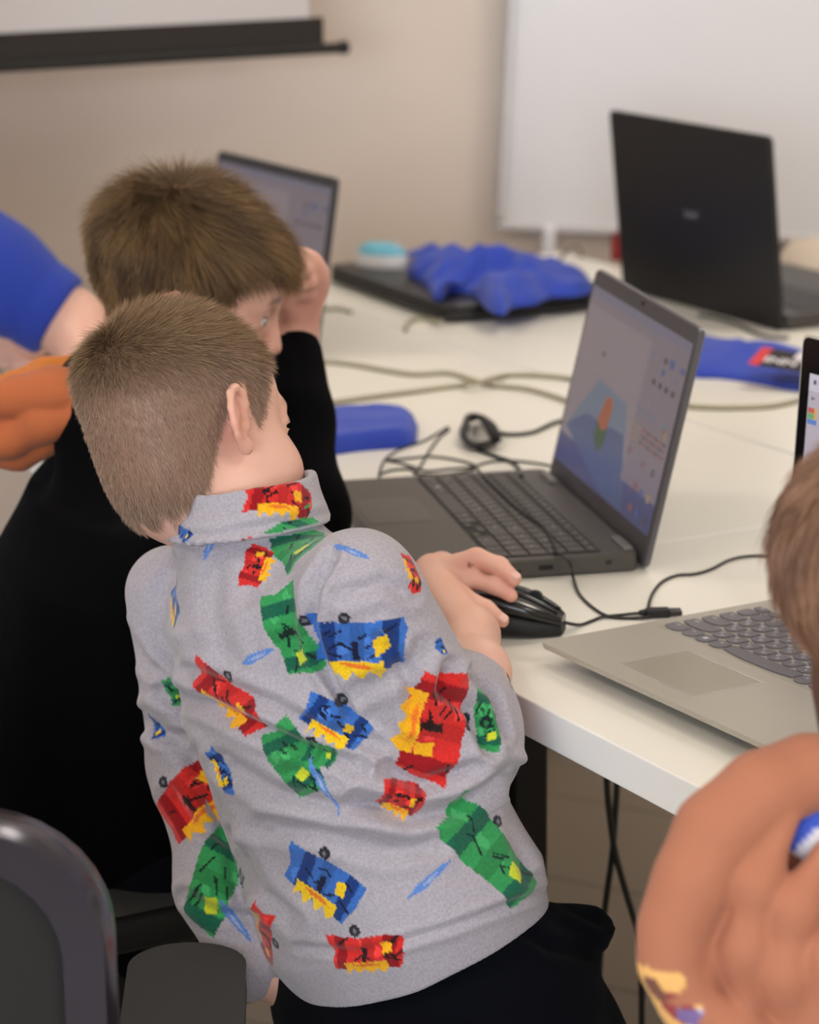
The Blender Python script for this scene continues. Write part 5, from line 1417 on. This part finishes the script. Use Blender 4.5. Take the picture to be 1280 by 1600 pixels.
# ================================================================== the grown-up leaning in from the left
def build_D():
    root = person('grown-up in a royal-blue short-sleeved shirt leaning in from the left edge', (-1.13, 3.22))
    K = lambda x, y, Y: aty(x, y, Y)
    S1 = K(-135, 345, 3.42); E1 = K(114, 508, 3.40); W1 = atz(150, 585, .052)
    S2 = K(-210, 300, 3.72); E2 = K(-170, 560, 3.78); W2 = atz(-30, 550, .032)
    HP = np.array([-1.18, 3.24, .86]); CH = (S1+S2)/2+np.array([-.10, -.03, .02]); rv = unit(S1-S2)
    O = CH+np.array([-.01, .05, .215]); R = headR(80, 30, 0); nt_ = O+R @ np.array([0, -.02, -.06]); NB = CH+np.array([-.03, .03, .09])
    hL = HP+np.array([-.02, .10, -.02]); hR = HP+np.array([-.02, -.10, -.02]); aL = np.array([-1.16, 3.36, .08]); aR = np.array([-1.16, 3.10, .08]); kL = (hL+aL)/2+np.array([.05, 0, 0]); kR = (hR+aR)/2+np.array([.05, 0, 0])
    m_ = [W2+np.array([.070, -.028+.019*i, .012]) for i in range(4)]
    F = [([a, a+np.array([.034, -.004, .010]), a+np.array([.062, -.010, .0])], (.0098, .0092, .0078)) for a in m_]+[([W2+np.array([.02, -.03, 0]), W2+np.array([.055, -.055, -.006]), W2+np.array([.085, -.062, -.012])], (.012, .011, .009))]
    m1 = [W1+np.array([.05, .045-.017*i, .0]) for i in range(4)]
    F1 = [([a, a+np.array([.03, .03, .004]), a+np.array([.05, .05, -.012])], (.0098, .0092, .0078)) for a in m1]+[([W1+np.array([.0, .03, 0]), W1+np.array([.005, .07, -.006]), W1+np.array([.02, .095, -.012])], (.012, .011, .009))]
    def body(P):
        d = head_sdf((P-O.astype(np.float32)) @ R.astype(np.float32), 1.06)
        d = smin(d, cap(P, nt_, NB, .055, .06), .03)
        d = smin(d, loft(P, HP, CH, rv, [(0, .14, .09, 0, 0), (1, .15, .10, 0, 0)]), .03); d = smin(d, cap(P, S1, S2, .05), .04)
        d = smin(d, chain(P, [S1, E1, W1], [.052, .040, .028], .02), .02); d = smin(d, hand_fingers(P, W1, m1, F1, .016), .012)
        d = smin(d, chain(P, [S2, E2, W2], [.05, .04, .026], .02), .02); d = smin(d, hand_fingers(P, W2, m_, F, .016), .012)
        return smin(d, legs(P, hL, hR, kL, kR, aL, aR, (.085, .06, .042)), .03)
    V, Q = mesh_sdf(body, (-1.36, 2.95, .03), (-.18, 4.0, 1.55), .0055)
    def hm(q):
        zb = np.interp(q[:, 1], [-.11, -.06, -.03, -.01, .014, .04, .07], [-.06, -.08, -.05, .02, -.01, .03, .05]); return ss(q[:, 2]-zb, -.004, .006)
    part('body', V, Q, M_skin, root, skin_cols(V, O, R, 1.06, hm, np.array(lin((70, 52, 42)))))
    eyes(root, O, R, 1.06)
    scalp_hair(V, Q, O, R, 1.06, hm, 9000, (0, -.05, .09), lambda q, d: .03+0*d, lambda q, d: .35+0*d, (60, 44, 34), (100, 76, 56), root, rad=.0006, seg=4)
    def shirt(P):
        d = loft(P, HP, CH, rv, [(0, .17, .12, 0, 0), (1, .17, .115, 0, 0)], 2.2); d = smin(d, cap(P, S1, S2, .075), .05)
        e1 = S1+(E1-S1)*.86
        d = smin(d, chain(P, [S1, S1*.4+e1*.6, e1], [.072, .064, .056], .02), .03)
        d = smin(d, chain(P, [S2, S2*.3+E2*.7], [.075, .065], .02), .03)
        sx = unit(E1-S1); d = np.where(cap(P, e1, E1+sx*.08, .10) < 0, smax(d, (P-(e1+sx*.014).astype(np.float32)) @ sx.astype(np.float32), .005), d)
        d = smax(d, -cap(P, NB, nt_, .055, .062), .01)
        # ribbed cuff seam
        t = (P-e1.astype(np.float32)) @ sx.astype(np.float32); d = d+.0022*np.exp(-((t+.022)/.004)**2)*(cap(P, S1, E1, .10) < .02)
        return d+.0035*vnoise(P, 26, 3)
    V, Q = mesh_sdf(shirt, (-1.40, 2.98, .70), (-.36, 3.95, 1.34), .0055)
    part('polo_shirt', V, Q, mat('polo_blue', (28, 56, 158), .85, sheen=.1, bump=.1, bscale=600), root)
    def trou(P):
        d = legs(P, hL, hR, kL, kR, aL, aR, (.11, .085, .06)); d = smin(d, ell(P, HP, (.13, .17, .10)), .05)
        return smax(d, -(P[:, 2]-.08), .006)
    V, Q = mesh_sdf(trou, (-1.45, 2.9, .03), (-.95, 3.6, 1.0), .009)
    part('trousers', V, Q, M_navy, root)
    shoe_set(root, [aL, aR], (1, .1), M_dark, .27)
build_D()
bm = BM(); c = aty(8, 510, 3.74)
P = atz(10, 520, 0)
t = thing('paper', 'white sheet of paper on the table at the far left edge', 'paper', yawM(P[0]-.10, P[1], ZT, .3))
bm = BM(); box(bm, (0, 0, .0015), (.21, .297, .002)); obj('sheet', bm, mat('paper_white', (240, 240, 240), .8), t)
# ================================================================== render settings
scene.view_settings.view_transform = 'Standard'; scene.view_settings.look = 'None'
scene.view_settings.exposure = 0.0; scene.view_settings.gamma = 1; scene.view_settings.use_curve_mapping = False
scene.cycles.use_denoising = True
scene.cycles.max_bounces = 8; scene.cycles.diffuse_bounces = 4; scene.cycles.glossy_bounces = 3
scene.cycles.caustics_reflective = False; scene.cycles.caustics_refractive = False
scene.cycles.sample_clamp_indirect = 4
